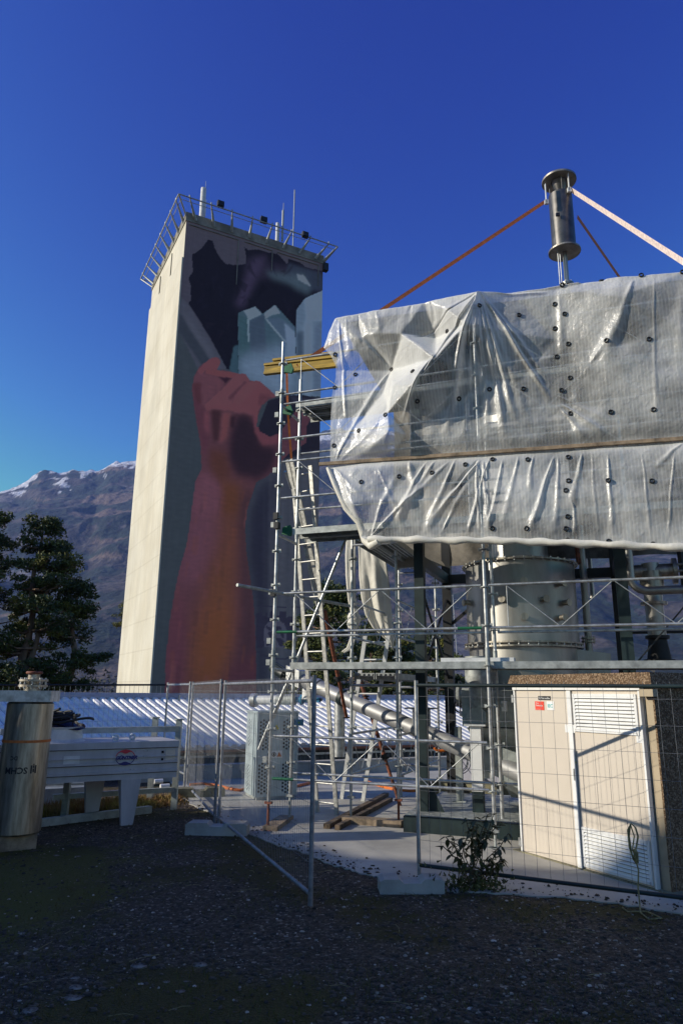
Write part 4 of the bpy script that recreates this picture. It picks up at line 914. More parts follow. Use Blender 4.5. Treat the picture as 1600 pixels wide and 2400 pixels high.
for tri in df:
    (x1, y1), (x2, y2), (x3, y3) = [dv[k] for k in tri]; det = (y2-y3)*(x1-x3)+(x3-x2)*(y1-y3)
    if abs(det) < 1e-9: continue
    l1 = ((y2-y3)*(ss-x3)+(x3-x2)*(zs-y3))/det; l2 = ((y3-y1)*(ss-x3)+(x1-x3)*(zs-y3))/det; l3 = 1-l1-l2
    ins = (l1 >= -1e-6) & (l2 >= -1e-6) & (l3 >= -1e-6)
    Hh[ins] = (l1*hts[tri[0]]+l2*hts[tri[1]]+l3*hts[tri[2]])[ins]
for _ in range(7):
    p = np.pad(Hh, 1, mode='edge'); Hh = (p[1:-1, 1:-1]*2+p[:-2, 1:-1]+p[2:, 1:-1]+p[1:-1, :-2]+p[1:-1, 2:])/6
def crease(a, b, amp, w0, w1):
    global Hh
    a = np.array(sz(*a, WT)); b = np.array(sz(*b, WT)); d = b-a; L_ = np.hypot(*d); d /= L_
    t = ((ss-a[0])*d[0]+(zs-a[1])*d[1])/L_; q = (ss-a[0])*(-d[1])+(zs-a[1])*d[0]
    q = q+.010*np.sin(t*5+a[0]*5+b[0]*3)+.003*np.sin(t*14+b[1]*9)
    w_ = w0+(w1-w0)*np.clip(t, 0, 1); e = np.clip(t/.12, 0, 1)*np.clip((1-t)/.2, 0, 1)
    Hh += amp*e*np.exp(-(q/w_)**2)*(t > 0)*(t < 1)
AP = (1130, 712)
for b, amp in (((965, 1075), .05), ((1000, 1070), .05), ((1055, 1068), .07), ((1085, 1068), .05), ((1110, 1066), .06), ((1135, 1064), .06), ((1165, 1062), .06), ((1195, 1060), .05), ((1225, 1058), .05), ((1260, 1056), .06), ((1290, 1010), .05), ((1290, 900), .04), ((1290, 760), .04), ((1030, 905), .04), ((980, 830), -.03)):
    crease(AP, (b[0]+random.uniform(-14, 14), b[1]-random.uniform(0, 1)**2*170), amp*random.uniform(.15, .95), .008, random.uniform(.014, .07))
for a, b, amp, w_ in (((914, 862), (830, 760), -.05, .05), ((914, 862), (800, 760), .03, .03), ((914, 862), (1000, 735), -.03, .05), ((914, 862), (785, 1085), .06, .03), ((914, 862), (920, 1000), -.03, .02),
    ((785, 1088), (960, 960), .05, .03), ((785, 1088), (860, 950), .04, .02), ((785, 1088), (1000, 1020), .04, .03),
    ((800, 755), (815, 1000), .05, .02), ((815, 752), (830, 850), .04, .02), ((970, 728), (965, 790), -.04, .03), ((1018, 722), (1022, 770), -.04, .03), ((890, 740), (900, 800), .04, .03), ((845, 745), (860, 830), -.03, .02),
    ((1310, 690), (1320, 1050), .04, .05), ((1312, 950), (1420, 1020), .04, .02), ((1312, 960), (1380, 1040), .04, .02), ((1300, 930), (1450, 1000), .03, .02), ((1480, 670), (1420, 860), .07, .06), ((1530, 660), (1535, 1040), .02, .015), ((1380, 860), (1480, 740), .05, .05),
    ((1600, 1040), (1530, 1100), .04, .02), ((1595, 690), (1580, 1000), .03, .05),
    # lower band
    ((1215, 1066), (1180, 1250), .07, .02), ((1180, 1080), (1145, 1250), .06, .02), ((1150, 1075), (1095, 1258), .06, .02), ((1125, 1080), (1000, 1250), .06, .025), ((1120, 1080), (1060, 1160), -.05, .02), ((1120, 1085), (1125, 1250), .07, .02), ((1135, 1080), (1145, 1255), .06, .02),
    ((1070, 1075), (1000, 1250), .05, .025), ((1060, 1080), (900, 1250), .05, .03), ((1025, 1080), (960, 1180), .05, .03), ((1000, 1085), (930, 1240), .05, .03), ((1300, 1070), (1240, 1255), .08, .025), ((1310, 1070), (1300, 1258), .06, .02), ((1362, 1062), (1340, 1200), .07, .02), ((1340, 1180), (1350, 1260), .05, .02), ((1250, 1070), (1240, 1160), .06, .02),
    ((1385, 1060), (1400, 1250), .03, .015), ((1425, 1060), (1432, 1265), .04, .015), ((1500, 1060), (1525, 1270), .02, .012), ((1580, 1060), (1560, 1270), .03, .015), ((960, 1080), (985, 1170), .05, .03), ((890, 1100), (960, 1260), .04, .03),
    ((870, 1265), (1000, 1140), .06, .02), ((870, 1265), (940, 1110), .05, .02), ((800, 1110), (850, 1220), .05, .02), ((780, 1095), (880, 1190), .05, .02), ((800, 1170), (870, 1250), -.05, .02), ((1040, 1250), (1100, 1130), .05, .02)):
    crease(a, b, amp*random.uniform(.25, .6), w_*.35, w_*random.uniform(1.3, 3.2))
# fine crumple
st = np.array([[noise.fractal(Vector((ss[j, i]*1.6, zs[j, i]*1.3, 1.5)), 1, 2.1, 5)*.028+abs(noise.noise(Vector((ss[j, i]*4+3, zs[j, i]*1.1, 4))))*.014 for i in range(NS)] for j in range(NZ)])
Hh += st
# pinched by the batten
BAT = [sz(748, 1088, WT), sz(1600, 1027, WT)]
zb_ = np.interp(ss, [BAT[0][0], BAT[1][0]], [BAT[0][1], BAT[1][1]]); pin = np.exp(-((zs-zb_)/.10)**2); Hh = Hh*(1-pin*.9)
Hh = np.maximum(Hh, -.12)
tarp = thing('plastic_sheeting', 'large crumpled translucent plastic sheet hung over the front of the scaffold', 'tarpaulin', S(-2, WT, 3.6))
NB = 14; vs_ = []; uvs = []
for j in range(NZ):
    for i in range(NS): vs_.append(S(ss[j, i], WT-Hh[j, i], zs[j, i])); uvs.append((ss[j, i], zs[j, i]))
for k in range(1, NB):   # top goes over the upper rail and back
    for i in range(NS):
        b_ = k/(NB-1); h0 = Hh[-1, i]*(1-b_)
        vs_.append(S(ss[-1, i]+.02*math.sin(k+i*.05), WT-h0+b_*1.0, zs[-1, i]-.02*b_-.05*b_*b_+.015*math.sin(i*.09+k*.6)*b_)); uvs.append((ss[-1, i], zs[-1, i]+b_))
NR = NZ+NB-1
mb = MB(); mb.add(vs_, [(j*NS+i, j*NS+i+1, (j+1)*NS+i+1, (j+1)*NS+i) for j in range(NR-1) for i in range(NS-1)], True)
sh = mb.build('sheet', M['tarp'], tarp)
ul = sh.data.uv_layers.new(name='uv'); li = np.zeros(len(sh.data.loops), np.int32); sh.data.loops.foreach_get('vertex_index', li)
ul.data.foreach_set('uv', np.array(uvs, np.float32)[li].ravel())
# rolled hem
pts = []
for k in range(60):
    s = sz(868, 1268, WT)[0]+k/59*(s_max-sz(868, 1268, WT)[0]); pts.append(S(s, WT-.10-.015*math.sin(k*.9), zbot(s)+.0+.008*math.sin(k*1.7)))
mb = MB(); mb.path(pts, lambda q: .045+.008*math.sin(q*60), 10); mb.build('rolled_hem', M['cloth'], tarp)
mb = MB(); pts = [S(*(lambda q: (q[0], WT-.06-.05*math.sin(i*1.3)))(sz(*p, WT)), sz(*p, WT)[1]) for i, p in enumerate([(772, 1100), (790, 1140), (815, 1195), (842, 1225), (856, 1268), (872, 1282), (893, 1272)])]
mb.path(pts, lambda q: .03+.035*q, 8); mb.build('gathered_corner', M['cloth'], tarp)
# grommets
g = MB(); g.torus((0, 0, 0), (0, 1, 0), .024, .011, 16, 6); gm = g.mesh('grommet', M['grommet'])
GR = [(790, 837), (833, 879), (786, 911), (784, 1046), (914, 861), (993, 965), (1079, 944), (1149, 921), (1227, 918), (1133, 751), (1218, 753), (1055, 794), (918, 992), (847, 1016), (854, 1137), (940, 1123), (1015, 1113), (1092, 1093), (1155, 1080), (1237, 1081), (1155, 1242), (1235, 1243), (1318, 681), (1300, 722), (1323, 746), (1300, 776), (1331, 812), (1304, 840), (1335, 889), (1315, 918), (1336, 972), (1420, 815), (1518, 807), (1430, 972), (1529, 967), (1408, 669), (1500, 659), (1596, 648), (1332, 1132), (1424, 1133), (1525, 1133), (1331, 1075), (1330, 1215), (1326, 1155), (1326, 1243), (1425, 1272), (1528, 1279), (1330, 1270), (985, 902)]
rot = (-V).to_track_quat('Y', 'Z')
for p in GR:
    s_, z_ = sz(*p, WT); k = np.argmin((ss-s_)**2+(zs-z_)**2); j, i = divmod(k, NS)
    ja, jb = max(0, j-3), min(NZ-1, j+3); ia, ib = max(0, i-3), min(NS-1, i+3)
    ex = (S(ss[j, ib], WT-Hh[j, ib], zs[j, ib])-S(ss[j, ia], WT-Hh[j, ia], zs[j, ia])); ez = (S(ss[jb, i], WT-Hh[jb, i], zs[jb, i])-S(ss[ja, i], WT-Hh[ja, i], zs[ja, i])); nn = ex.cross(ez).normalized()
    inst('grommet', gm, tarp, S(s_, WT-Hh[j, i], z_)+nn*.008, nn.to_track_quat('Y', 'Z'))
# batten
mb = MB(); a, b = ps(748, 1088, WT-.05), ps(1568, 1030, WT-.05); b = b+(b-a)*.3; mb.beam(a, b, .04, .045)
tag(mb.build('timber_batten', M['wood']), 'long weathered batten pressing the sheeting against the scaffold', 'batten')
# clear tape strips down the seam
for (x0, y0), (x1_, y1_) in (((1300, 690), (1312, 1010)), ((1322, 690), (1338, 1020)), ((1330, 1080), (1326, 1262))):
    pass
bs_ = MB(); nb_ = 60; vb = []
for j in range(30):
    for i in range(nb_): s_ = -1.95+(s_max+1.95)*i/(nb_-1); vb.append(S(s_, 2.75+.06*math.sin(s_*5+j*.2)+.05*noise.noise(Vector((s_*2, j*.2, 0))), 3.95+(7.02-3.95)*j/29))
for j in range(1, 14):
    for i in range(nb_): s_ = -1.95+(s_max+1.95)*i/(nb_-1); vb.append(S(s_, 2.75-2.85*j/13, 7.02*(1-j/13)+(float(ztop(s_))-.015)*j/13-.06*math.sin(j/13*math.pi)))
bs_.add(vb, [(j*nb_+i, j*nb_+i+1, (j+1)*nb_+i+1, (j+1)*nb_+i) for j in range(42) for i in range(nb_-1)], True)
bo_ = bs_.build('back_sheet', M['back_sheet'], tarp); u2 = bo_.data.uv_layers.new(name='uv'); li2 = np.zeros(len(bo_.data.loops), np.int32); bo_.data.loops.foreach_get('vertex_index', li2)
u2.data.foreach_set('uv', np.array([(k % nb_*.09, k//nb_*.1) for k in range(len(vb))], np.float32)[li2].ravel())
# things faintly visible inside: cabinet-like enclosures
inn = thing('process_cabinet', 'pale equipment enclosure showing faintly through the plastic sheeting', 'cabinet', S(-.6, 1.5, 4.2))
mb = MB(); mb.box(S(.4, 1.6, 5.1), (1.5, .8, 1.6), U, V); mb.build('body', M['cooler'], inn)
mb = MB(); mb.box(S(1.6, 1.4, 5.9), (.5, .4, 1.6), U, V); mb.build('side_box', M['black'], inn)
for s_ in (-1.2, -.3, .5, 1.3): mb = MB(); mb.beam(S(s_, 1.15, 4.2), S(s_, 1.15, 6.4), .05, .05); mb.build('leg', M['galv'], inn)

# ============================================================ WHITE HANGING SHEET
def cloth(name, label, pts_l, pts_r, Y, amp, n=14, mt=None, parent=None):
    mb = MB(); rows = len(pts_l); vs_ = []
    for j in range(rows):
        for i in range(n):
            f = i/(n-1); p = (pts_l[j][0]*(1-f)+pts_r[j][0]*f, pts_l[j][1]*(1-f)+pts_r[j][1]*f)
            vs_.append(at(p[0], p[1], Y+amp*.25*math.sin(f*5+j*.35)+amp*.6*noise.noise(Vector((f*5, j*.45, Y)))+amp*.18*math.sin(f*17+j*.6)))
    mb.add(vs_, [(j*n+i, j*n+i+1, (j+1)*n+i+1, (j+1)*n+i) for j in range(rows-1) for i in range(n-1)], True)
    o = mb.build(name, mt or M['cloth'], parent)
    md = o.modifiers.new('thick', 'SOLIDIFY'); md.thickness = .006
    return o
hs_ = thing('hanging_sheet', 'off-white opaque sheet hanging knotted below the plastic sheeting', 'sheet', at(860, 1500, 12.2))
cloth('sheet', '', [(838, 1255), (840, 1300), (841, 1350), (846, 1400), (855, 1440), (872, 1470), (905, 1500)], [(880, 1268), (905, 1318), (911, 1360), (914, 1400), (918, 1440), (922, 1480), (922, 1525)], 12.4, .10, 22, None, hs_)
cloth('strip', '', [(812, 1250), (809, 1300), (810, 1350), (815, 1405), (820, 1430), (822, 1440)], [(833, 1250), (834, 1300), (833, 1350), (834, 1400), (838, 1430), (842, 1445)], 12.1, .03, 8, None, hs_)
mb = MB(); c = at(832, 1455, 12.05)
for k in range(5): mb.lathe(c+Vector((random.uniform(-.04, .04), 0, .06-.03*k)), [(0, -.10), (.08, -.07), (.11, 0), (.08, .07), (0, .10)], 10)
mb.build('knot', M['cloth'], hs_)
cloth('tail', '', [(825, 1472), (820, 1495), (812, 1518), (800, 1527)], [(833, 1472), (833, 1498), (826, 1522), (808, 1531)], 12.05, .02, 6, None, hs_)

# ============================================================ PLANT: frame, vessel, pipes
fr = thing('plant_frame', 'dark green steel frame on a chequer plate skid carrying the vessel', 'steel frame', (1.15, 10.3, 0))
FA = Vector((1.17, 10.35, 0)); FC = FA+U*2.78; FB = FA+V*1.95+U*.02; FD = FC+V*1.95
def column(p, nm_mat, w_=.14, z0=.2, z1_=7.0):
    mb = MB(); mb.box(p+Vector((0, 0, (z0+z1_)/2)), (w_, .012, z1_-z0), U, V); 
    for q in (-1, 1): mb.box(p+V*q*.065+Vector((0, 0, (z0+z1_)/2)), (w_, .012, z1_-z0), U, V)
    mb2 = MB(); mb2.box(p+Vector((0, 0, (z0+z1_)/2)), (w_, .14, z1_-z0), U, V); mb2.build('column', nm_mat, fr)
    mb3 = MB(); mb3.prism([p+U*.07+Vector((0, 0, z0+.45)), p+U*.30+Vector((0, 0, z0)), p+U*.07+Vector((0, 0, z0))], V*.015); mb3.build('gusset', nm_mat, fr)
column(FA, M['green']); column(FC, M['green'], .15); column(FB, M['black'], .15); column(FD, M['black'], .17)
for z in (3.72, 5.6, 7.0):
    for a, b in ((FA, FC), (FB, FD), (FA, FB), (FC, FD)):
        if z == 3.72 and a is FA and b is FC: continue
        mb = MB(); mb.beam(a+Vector((0, 0, z)), b+Vector((0, 0, z)), .1, .16); mb.build('beam', M['green'] if a is FA else M['black'], fr)
mb = MB(); mb.beam(FB+Vector((0, 0, 2.0)), FA+Vector((0, 0, 3.4)), .03, .03); mb.beam(FA+Vector((0, 0, 2.0)), FB+Vector((0, 0, 3.4)), .03, .03); mb.build('brace', M['black'], fr)
mb = MB(); mb.beam(FB+Vector((0, 0, 2.9)), FB+U*1.0+Vector((0, 0, 3.7)), .05, .05); mb.build('brace', M['black'], fr)
mb = MB(); mb.beam(FD+Vector((0, 0, 2.75)), FD+U*2.5+Vector((0, 0, 2.75)), .04, .04); mb.beam(FC+U*1.0+V*1.5+Vector((0, 0, 2.2)), FC+U*.9+V*1.5+Vector((0, 0, 6)), .12, .12); mb.beam(FC+Vector((0, 0, 2.1)), FC+U*.8+Vector((0, 0, 3.0)), .02, .02); mb.build('side_members', M['black'], fr)
# skid
sk0 = gp(945, 1952)
mb = MB(); mb.box(Vector((0, 0, .11))+sk0+U*1.9+V*1.2, (3.8, 2.4, .20), U, V); mb.build('skid', M['green'], fr)
mb = MB(); mb.box(Vector((0, 0, .224))+sk0+U*1.9+V*1.2, (3.76, 2.36, .02), U, V); mb.build('chequer_plate', M['galv_dull'], fr)
# vessel
VC = Vector((2.83, 11.05, 0)); ves = thing('steel_vessel', 'large round stainless vessel with bolted flanges and stub nozzles under the sheeting', 'vessel', VC)
zf1 = at(1205, 1308, VC.y-.8).z; zf2 = at(1205, 1508, VC.y-.8).z; r1 = .84
mb = MB(); mb.lathe(VC, [(r1, zf2), (r1, zf1)], 64); mb.build('shell', M['stainless'], ves)
mb = MB(); mb.lathe(VC, [(r1-.02, 1.35), (r1-.02, zf2)], 64); mb.lathe(VC, [(.25, .6), (r1-.02, 1.35)], 64); mb.build('lower_shell', M['stainless'], ves)
for z in (zf1, zf2-.025, zf2+.03):
    mb = MB(); mb.lathe(VC, [(r1-.05, z+.012), (r1+.055, z+.012), (r1+.055, z-.012), (r1-.05, z-.012)], 64, smooth=False); mb.build('flange', M['stainless_worn'], ves)
bl = MB(); bl.tube((0, 0, -.03), (0, 0, .03), .013, 6); blm = bl.mesh('bolt', M['galv'])
for z in (zf1, zf2):
    for k in range(40): a = 2*math.pi*k/40; inst('bolt', blm, ves, VC+Vector((math.cos(a)*(r1+.03), math.sin(a)*(r1+.03), z)))
mb = MB(); mb.lathe(VC, [(r1, zf1), (.5, zf1+.1), (.46, zf1+.1), (.46, 6.6), (0, 6.6)], 48); mb.build('neck', M['stainless'], ves)
def nozzle(px, py, r_=.04, l=.09):
    d = ray(px, py); o = O-VC; A_ = d.x**2+d.y**2; B_ = 2*(o.x*d.x+o.y*d.y); C_ = o.x**2+o.y**2-r1**2; D_ = B_*B_-4*A_*C_
    if D_ < 0: return
    p = O+d*((-B_-math.sqrt(D_))/(2*A_)); n_ = Vector((p.x-VC.x, p.y-VC.y, 0)).normalized()
    mb = MB(); mb.tube(p-n_*.02, p+n_*l, r_, 14); mb.tube(p+n_*l, p+n_*(l+.02), r_*1.35, 14); mb.build('nozzle', M['stainless_worn'], ves)
for p in ((1226, 1363), (1273, 1405), (1228, 1446), (1180, 1405), (1100, 1413), (1310, 1368), (1312, 1448), (1320, 1413), (1083, 1455)): nozzle(*p)
for px, py in ((1338, 1380), (1336, 1413), (1345, 1458)):
    q = at(px, py, 11); mb = MB(); mb.tube(q-U*.12, q+U*.04, .045, 12); mb.build('nozzle', M['stainless_worn'], ves)
# side duct
mb = MB(); a = at(1330, 1545, 10.7); mb.prism([at(1325, 1518, 10.6), at(1430, 1532, 10.6), at(1432, 1600, 10.6), at(1325, 1600, 10.6)], V*.7); mb.build('side_duct', M['stainless'], ves)
mb = MB(); mb.lathe(VC+Vector((0, 0, 0)), [(r1+.0, 1.30), (r1+.03, 1.30), (r1+.03, 1.36), (r1, 1.36)], 48); mb.build('band', M['green'], ves)
# side tank with white door (dark shaded grey body behind kiosk)
hop = thing('discharge_hopper', 'grey steel hopper below the vessel behind the kiosk', 'hopper', VC+U*.2)
mb = MB(); mb.hexa([VC+U*-.25-V*.3+Vector((0, 0, .35)), VC+U*.35-V*.3+Vector((0, 0, .35)), VC+U*.35+V*.3+Vector((0, 0, .35)), VC+U*-.25+V*.3+Vector((0, 0, .35)), VC-U*.75-V*.95+Vector((0, 0, 1.33)), VC+U*.9-V*.95+Vector((0, 0, 1.33)), VC+U*.9+V*.8+Vector((0, 0, 1.33)), VC-U*.75+V*.8+Vector((0, 0, 1.33))]); mb.build('body', M['cooler_frame'], hop)
mb = MB(); mb.box(VC+U*.05-V*.97+Vector((0, 0, 1.6)), (1.7, .04, .5), U, V); mb.build('panel', M['cooler_frame'], hop)
mb = MB(); c = pl(1181, 1655, VC-V*1.0, U); mb.box(c, (.08, .02, .14), U, V); mb.build('label_plate', M['white'], hop)

def pipe(name, label, pts, r_, m, flanges=()):
    t_ = thing(name, label, 'pipe', pts[0]); mb = MB(); mb.path(pts, r_, 16); mb.build('tube', m, t_)
    for p, ax, fr_ in flanges:
        mb = MB()
        mb.tube(Vector(p)-Vector(ax)*.035, Vector(p)-Vector(ax)*.012, fr_, 18); mb.tube(Vector(p)+Vector(ax)*.012, Vector(p)+Vector(ax)*.035, fr_, 18)
        for k in range(8):
            a = k*math.pi/4; x = Vector((0, 0, 1)).cross(Vector(ax)) if abs(ax[2]) < .9 else Vector((1, 0, 0)); x.normalize(); y = Vector(ax).cross(x)
            q = Vector(p)+(x*math.cos(a)+y*math.sin(a))*fr_*.82; mb.tube(q-Vector(ax)*.055, q+Vector(ax)*.055, .009, 5)
        mb.build('flange', M['stainless_worn'], t_)
    return t_
UZ = Vector((0, 0, 1))
a = at(1378, 1500, 10.9); pipe('steel_pipe', 'upright stainless pipe with a flange right of the vessel', [Vector((a.x, a.y, 6.5)), Vector((a.x, a.y, 4)), a, Vector((a.x, a.y, 2.3))], .055, M['stainless'], [(a, UZ, .105)])
yb = 10.2; a = at(1470, 1290, yb); b = at(1478, 1350, yb)
arc = [Vector((a.x, a.y, 6)), Vector((a.x, a.y, a.z))]; cz = at(1480, 1386, yb).z; rr = .22
for k in range(7):
    t_ = k/6*math.pi/2; arc.append(Vector((a.x, a.y, cz+rr))+U*rr*(1-math.cos(t_))+Vector((0, 0, -rr*math.sin(t_))))
arc += [arc[-1]+U*.8, arc[-1]+U*2]
pipe('elbow_pipe', 'stainless pipe bending to the right in front of the black valve', arc, .062, M['stainless'])
a = at(1540, 1500, 10.6)
t_ = pipe('valve_pipe', 'thick stainless riser with black rubber joint at the far right', [Vector((a.x, a.y, 3.75)), Vector((a.x, a.y, 3.0)), Vector((a.x, a.y, 2.65))], .13, M['stainless'])
zt_ = a.z
mb = MB(); mb.lathe(Vector((a.x, a.y, 0)), [(.0, 2.66), (.17, 2.66), (.17, 2.62), (.13, 2.6), (.15, 2.45), (.17, 2.32), (.22, 2.31), (.22, 2.27), (0, 2.27)], 24); mb.build('rubber_joint', M['rubber'], t_)
mb = MB(); mb.lathe(Vector((a.x, a.y, 0)), [(.19, 3.16), (.19, 3.12), (.13, 3.12)], 24, smooth=False); mb.lathe(Vector((a.x, a.y, 0)), [(0, 3.52), (.14, 3.5), (.16, 3.42), (.16, 3.36), (.13, 3.30)], 24); mb.tube(Vector((a.x, a.y, 3.62)), Vector((a.x, a.y, 3.3)), .17, 20); mb.build('valve_body', M['stainless_worn'], t_)
mb = MB(); c = Vector((a.x, a.y, 3.62)); mb.tube(c-U*.32, c+U*.32, .12, 16); mb.tube(c-U*.36, c-U*.30, .2, 16); mb.tube(c+U*.30, c+U*.36, .2, 16); mb.build('tee', M['stainless_worn'], t_)
for dz in (0, -.1, .1, -.32): mb = MB(); mb.tube(c+U*.3+Vector((0, 0, dz)), c+U*2+Vector((0, 0, dz)), .022, 8); mb.build('side_pipe', M['stainless_worn'], t_)
a = at(1352, 1255, 11.0); mb = MB(); mb.beam(a+Vector((0, 0, .8)), at(1355, 1322, 10.9), .09, .05); tag(mb.build('orange_profile', M['rust']), 'short orange steel profile poking below the sheeting right of the vessel', 'steel profile')

# auger conveyor
p1, p2 = at(703, 1592, 13.0), at(1240, 1822, 10.1)
au = thing('auger_conveyor', 'long inclined grey tube conveyor running from upper left down to the hopper', 'conveyor', at(1000, 1750, 11.5))
ad = (p2-p1).normalized(); mb = MB(); mb.tube(p1, p2, .122, 28); mb.build('tube', M['tube_alu'], au)
for f in (.10, .235): mb = MB(); c = p1.lerp(p2, f); mb.tube(c-ad*.04, c+ad*.04, .142, 28); mb.build('collar', M['green'] if f > .2 else M['galv'], au)
mb = MB(); mb.box(p1-ad*.05+Vector((0, 0, .03)), (.34, .30, .30), ad); mb.build('head_box', M['galv'], au)
mb = MB(); c = at(668, 1582, 13.1); mb.tube(c, c-ad*.32+Vector((0, 0, .05)), .11, 18)
for k in range(10): aa = k*math.pi/5; mb.beam(c+Vector((0, math.cos(aa)*.11, math.sin(aa)*.11)), c-ad*.28+Vector((0, math.cos(aa)*.11, math.sin(aa)*.11+.04)), .012, .012)
mb.build('motor', M['green'], au)
c = p1.lerp(p2, .60); mb = MB(); mb.tube(c, c+Vector((0, 0, .34)), .14, 18); mb.build('inlet', M['galv'], au)
mb = MB(); mb.box(c+Vector((0, 0, .34)), (.46, .3, .02), U, V); mb.tube(c+Vector((0, 0, .34)), c+Vector((0, 0, .52)), .075, 16); mb.tube(c+Vector((0, 0, .52)), c+Vector((0, 0, .54)), .11, 16); mb.build('inlet_flange', M['stainless'], au)
sp_ = p1.lerp(p2, .22); mb = MB(); q = at(796, 1640, sp_.y+.1); mb.tube(q+Vector((0, 0, -.05)), Vector((q.x, q.y, .75)), .095, 18); mb.build('drop_pipe', M['galv'], au)
a = p2-ad*.9; mb = MB(); mb.hexa([a+U*0-V*.25-UZ*.1, a+U*.9-V*.25-UZ*.55, a+U*.9+V*.25-UZ*.55, a+V*.25-UZ*.1, a-V*.25+UZ*.25, a+U*1.1-V*.25-UZ*.1, a+U*1.1+V*.25-UZ*.1, a+V*.25+UZ*.25]); mb.build('trough', M['cooler_frame'], au)
mb = MB(); c = at(1185, 1793, 10.3); mb.box(at(1133, 1805, 10.8), (.22, .05, .22), U, V); mb.build('white_plate', M['white'], au)

# pump / actuator and white post
po = thing('support_post', 'white square steel post with grey gearbox on top in front of the hopper', 'post', at(1115, 1900, 10.3))
a = gp(1122, 1903, .22); a = at(1122, 1903, 10.5)
xy = gp(1122, 1905, .22); mb = MB(); mb.box(Vector((xy.x, xy.y, .22+.14)), (.15, .15, .28), U, V); mb.build('base', M['green'], po)
h1 = pl(1115, 1700, xy, U).z; mb = MB(); mb.box(Vector((xy.x, xy.y, (.5+h1)/2)), (.15, .15, h1-.5), U, V); mb.build('shaft', M['white'], po)
mb = MB(); c = Vector((xy.x, xy.y, h1)); mb.box(c+Vector((0, 0, .01)), (.30, .26, .03), U, V); mb.build('head_plate', M['white_steel'], po)
mb = MB(); mb.prism([c+U*x+Vector((0, 0, z))-V*.1 for x, z in ((-.13, .03), (.16, .03), (.16, .18), (.10, .24), (-.02, .24), (-.10, .18))], V*.22); mb.build('gearbox', M['cooler_frame'], po)
mb = MB(); mb.tube(c+Vector((.06, 0, .24)), c+Vector((.06, 0, .55)), .14, 20); mb.tube(c+Vector((.04, 0, .55)), c+Vector((.04, 0, .95)), .17, 20); mb.build('motor', M['galv_dull'], po)
mb = MB()
for k in range(10): mb.tube(c+Vector((-.04+random.uniform(-.08, .12), -.12, .82+random.uniform(-.02, .03))), c+Vector((-.02+random.uniform(-.1, .14), -.16, .86)), .012, 5)
mb.build('bolts', M['white'], po)
mb = MB(); c2_ = at(1090, 1630, 10.9); mb.tube(c2_-U*.10, c2_+U*.06, .12, 16); mb.tube(c2_-U*.12, c2_-U*.08, .15, 16); mb.build('fan_cover', M['galv_dull'], po)
mb = MB(); c3_ = at(1078, 1655, 10.9); mb.torus(c3_, V, .09, .012, 18, 5); mb.beam(c3_-U*.09, c3_+U*.09, .015, .015); mb.beam(c3_-UZ*.09, c3_+UZ*.09, .015, .015); mb.build('handwheel', M['black'], po)
mb = MB(); mb.tube(at(1080, 1672, 10.8), at(1122, 1692, 10.6), .04, 10); mb.build('stub', M['white_steel'], po)
# horizontal pipe with blue valve
hp = thing('vent_pipe', 'light horizontal pipe with blue valve and white domed cap above the shed roof', 'pipe', at(640, 1640, 13.6))
a, b = at(596, 1641, 13.8), at(690, 1640, 13.4)
mb = MB(); mb.tube(a, b, .085, 18); mb.build('tube', M['white_steel'], hp); mb = MB(); mb.tube(a-U*.05, a+U*.04, .13, 18); mb.build('flange', M['galv'], hp)
mb = MB(); mb.tube(b-U*.35, b+U*.02, .095, 18); mb.build('band', M['galv_dull'], hp)
mb = MB(); c = at(693, 1640, 13.4); mb.tube(c, c+U*.28, .05, 12); mb.tube(c+U*.10, c+U*.14, .09, 12); mb.tube(c+U*.28, c+U*.32, .08, 12); mb.box(c+U*.4, (.16, .1, .08), U, V); mb.build('valve', M['blue_valve'], hp)
mb = MB(); c = at(722, 1636, 13.3); mb.lathe(c-UZ*.02, [(.12, 0), (.11, .16), (.08, .24), (0, .27)], 16); mb.build('domed_cap', M['white'], hp)
mb = MB(); c = at(740, 1640, 13.3); mb.box(c, (.22, .08, .05), U, V); mb.build('actuator', M['black'], hp)
mb = MB(); mb.path([at(690, 1630, 13.2), at(700, 1615, 13.1), at(708, 1605, 13.1), at(712, 1590, 13)], .012, 5); mb.build('cable', M['logo_blue'], hp)
mb = MB(); q = at(640, 1655, 13.6); mb.beam(q, Vector((q.x, q.y, .7)), .06, .06); q = at(735, 1655, 13.4); mb.beam(q, Vector((q.x, q.y, .6)), .04, .04); mb.build('support', M['galv_dull'], hp)

# shoring props
def prop(label, a, b, m=M['rust']):
    t_ = thing('shoring_prop', label, 'prop', a, 'red oxide shoring props'); d = (b-a).normalized(); L_ = (b-a).length
    mb = MB(); mb.tube(a, b, .028, 10); mb.build('outer_tube', m, t_)
    mb = MB(); mb.tube(a+d*L_*.35, b, .034, 10); mb.build('sleeve', m, t_)
    mb = MB(); mb.tube(a+d*L_*.35, a+d*L_*.39, .055, 10); mb.box(a, (.12, .12, .02)); mb.box(a+d*L_*.37, (.16, .03, .03), U, V); mb.build('collar', M['rubber'], t_)
prop('red oxide prop leaning above the long ladder in the scaffold', at(812, 1682, 11.9), at(760, 1430, 11.3))
prop('red oxide prop with dark collar leaning between the middle scaffold legs', gp(938, 1890), at(842, 1590, 12.6))
mb = MB(); c = at(856, 1632, 12.4)
for k in range(5): mb.torus(c-UZ*(.05*k), UZ, .05, .018, 14, 6)
tag(mb.build('insulator', M['rubber']), 'stack of black ribbed rings above the slab behind the white ladder', 'insulator')

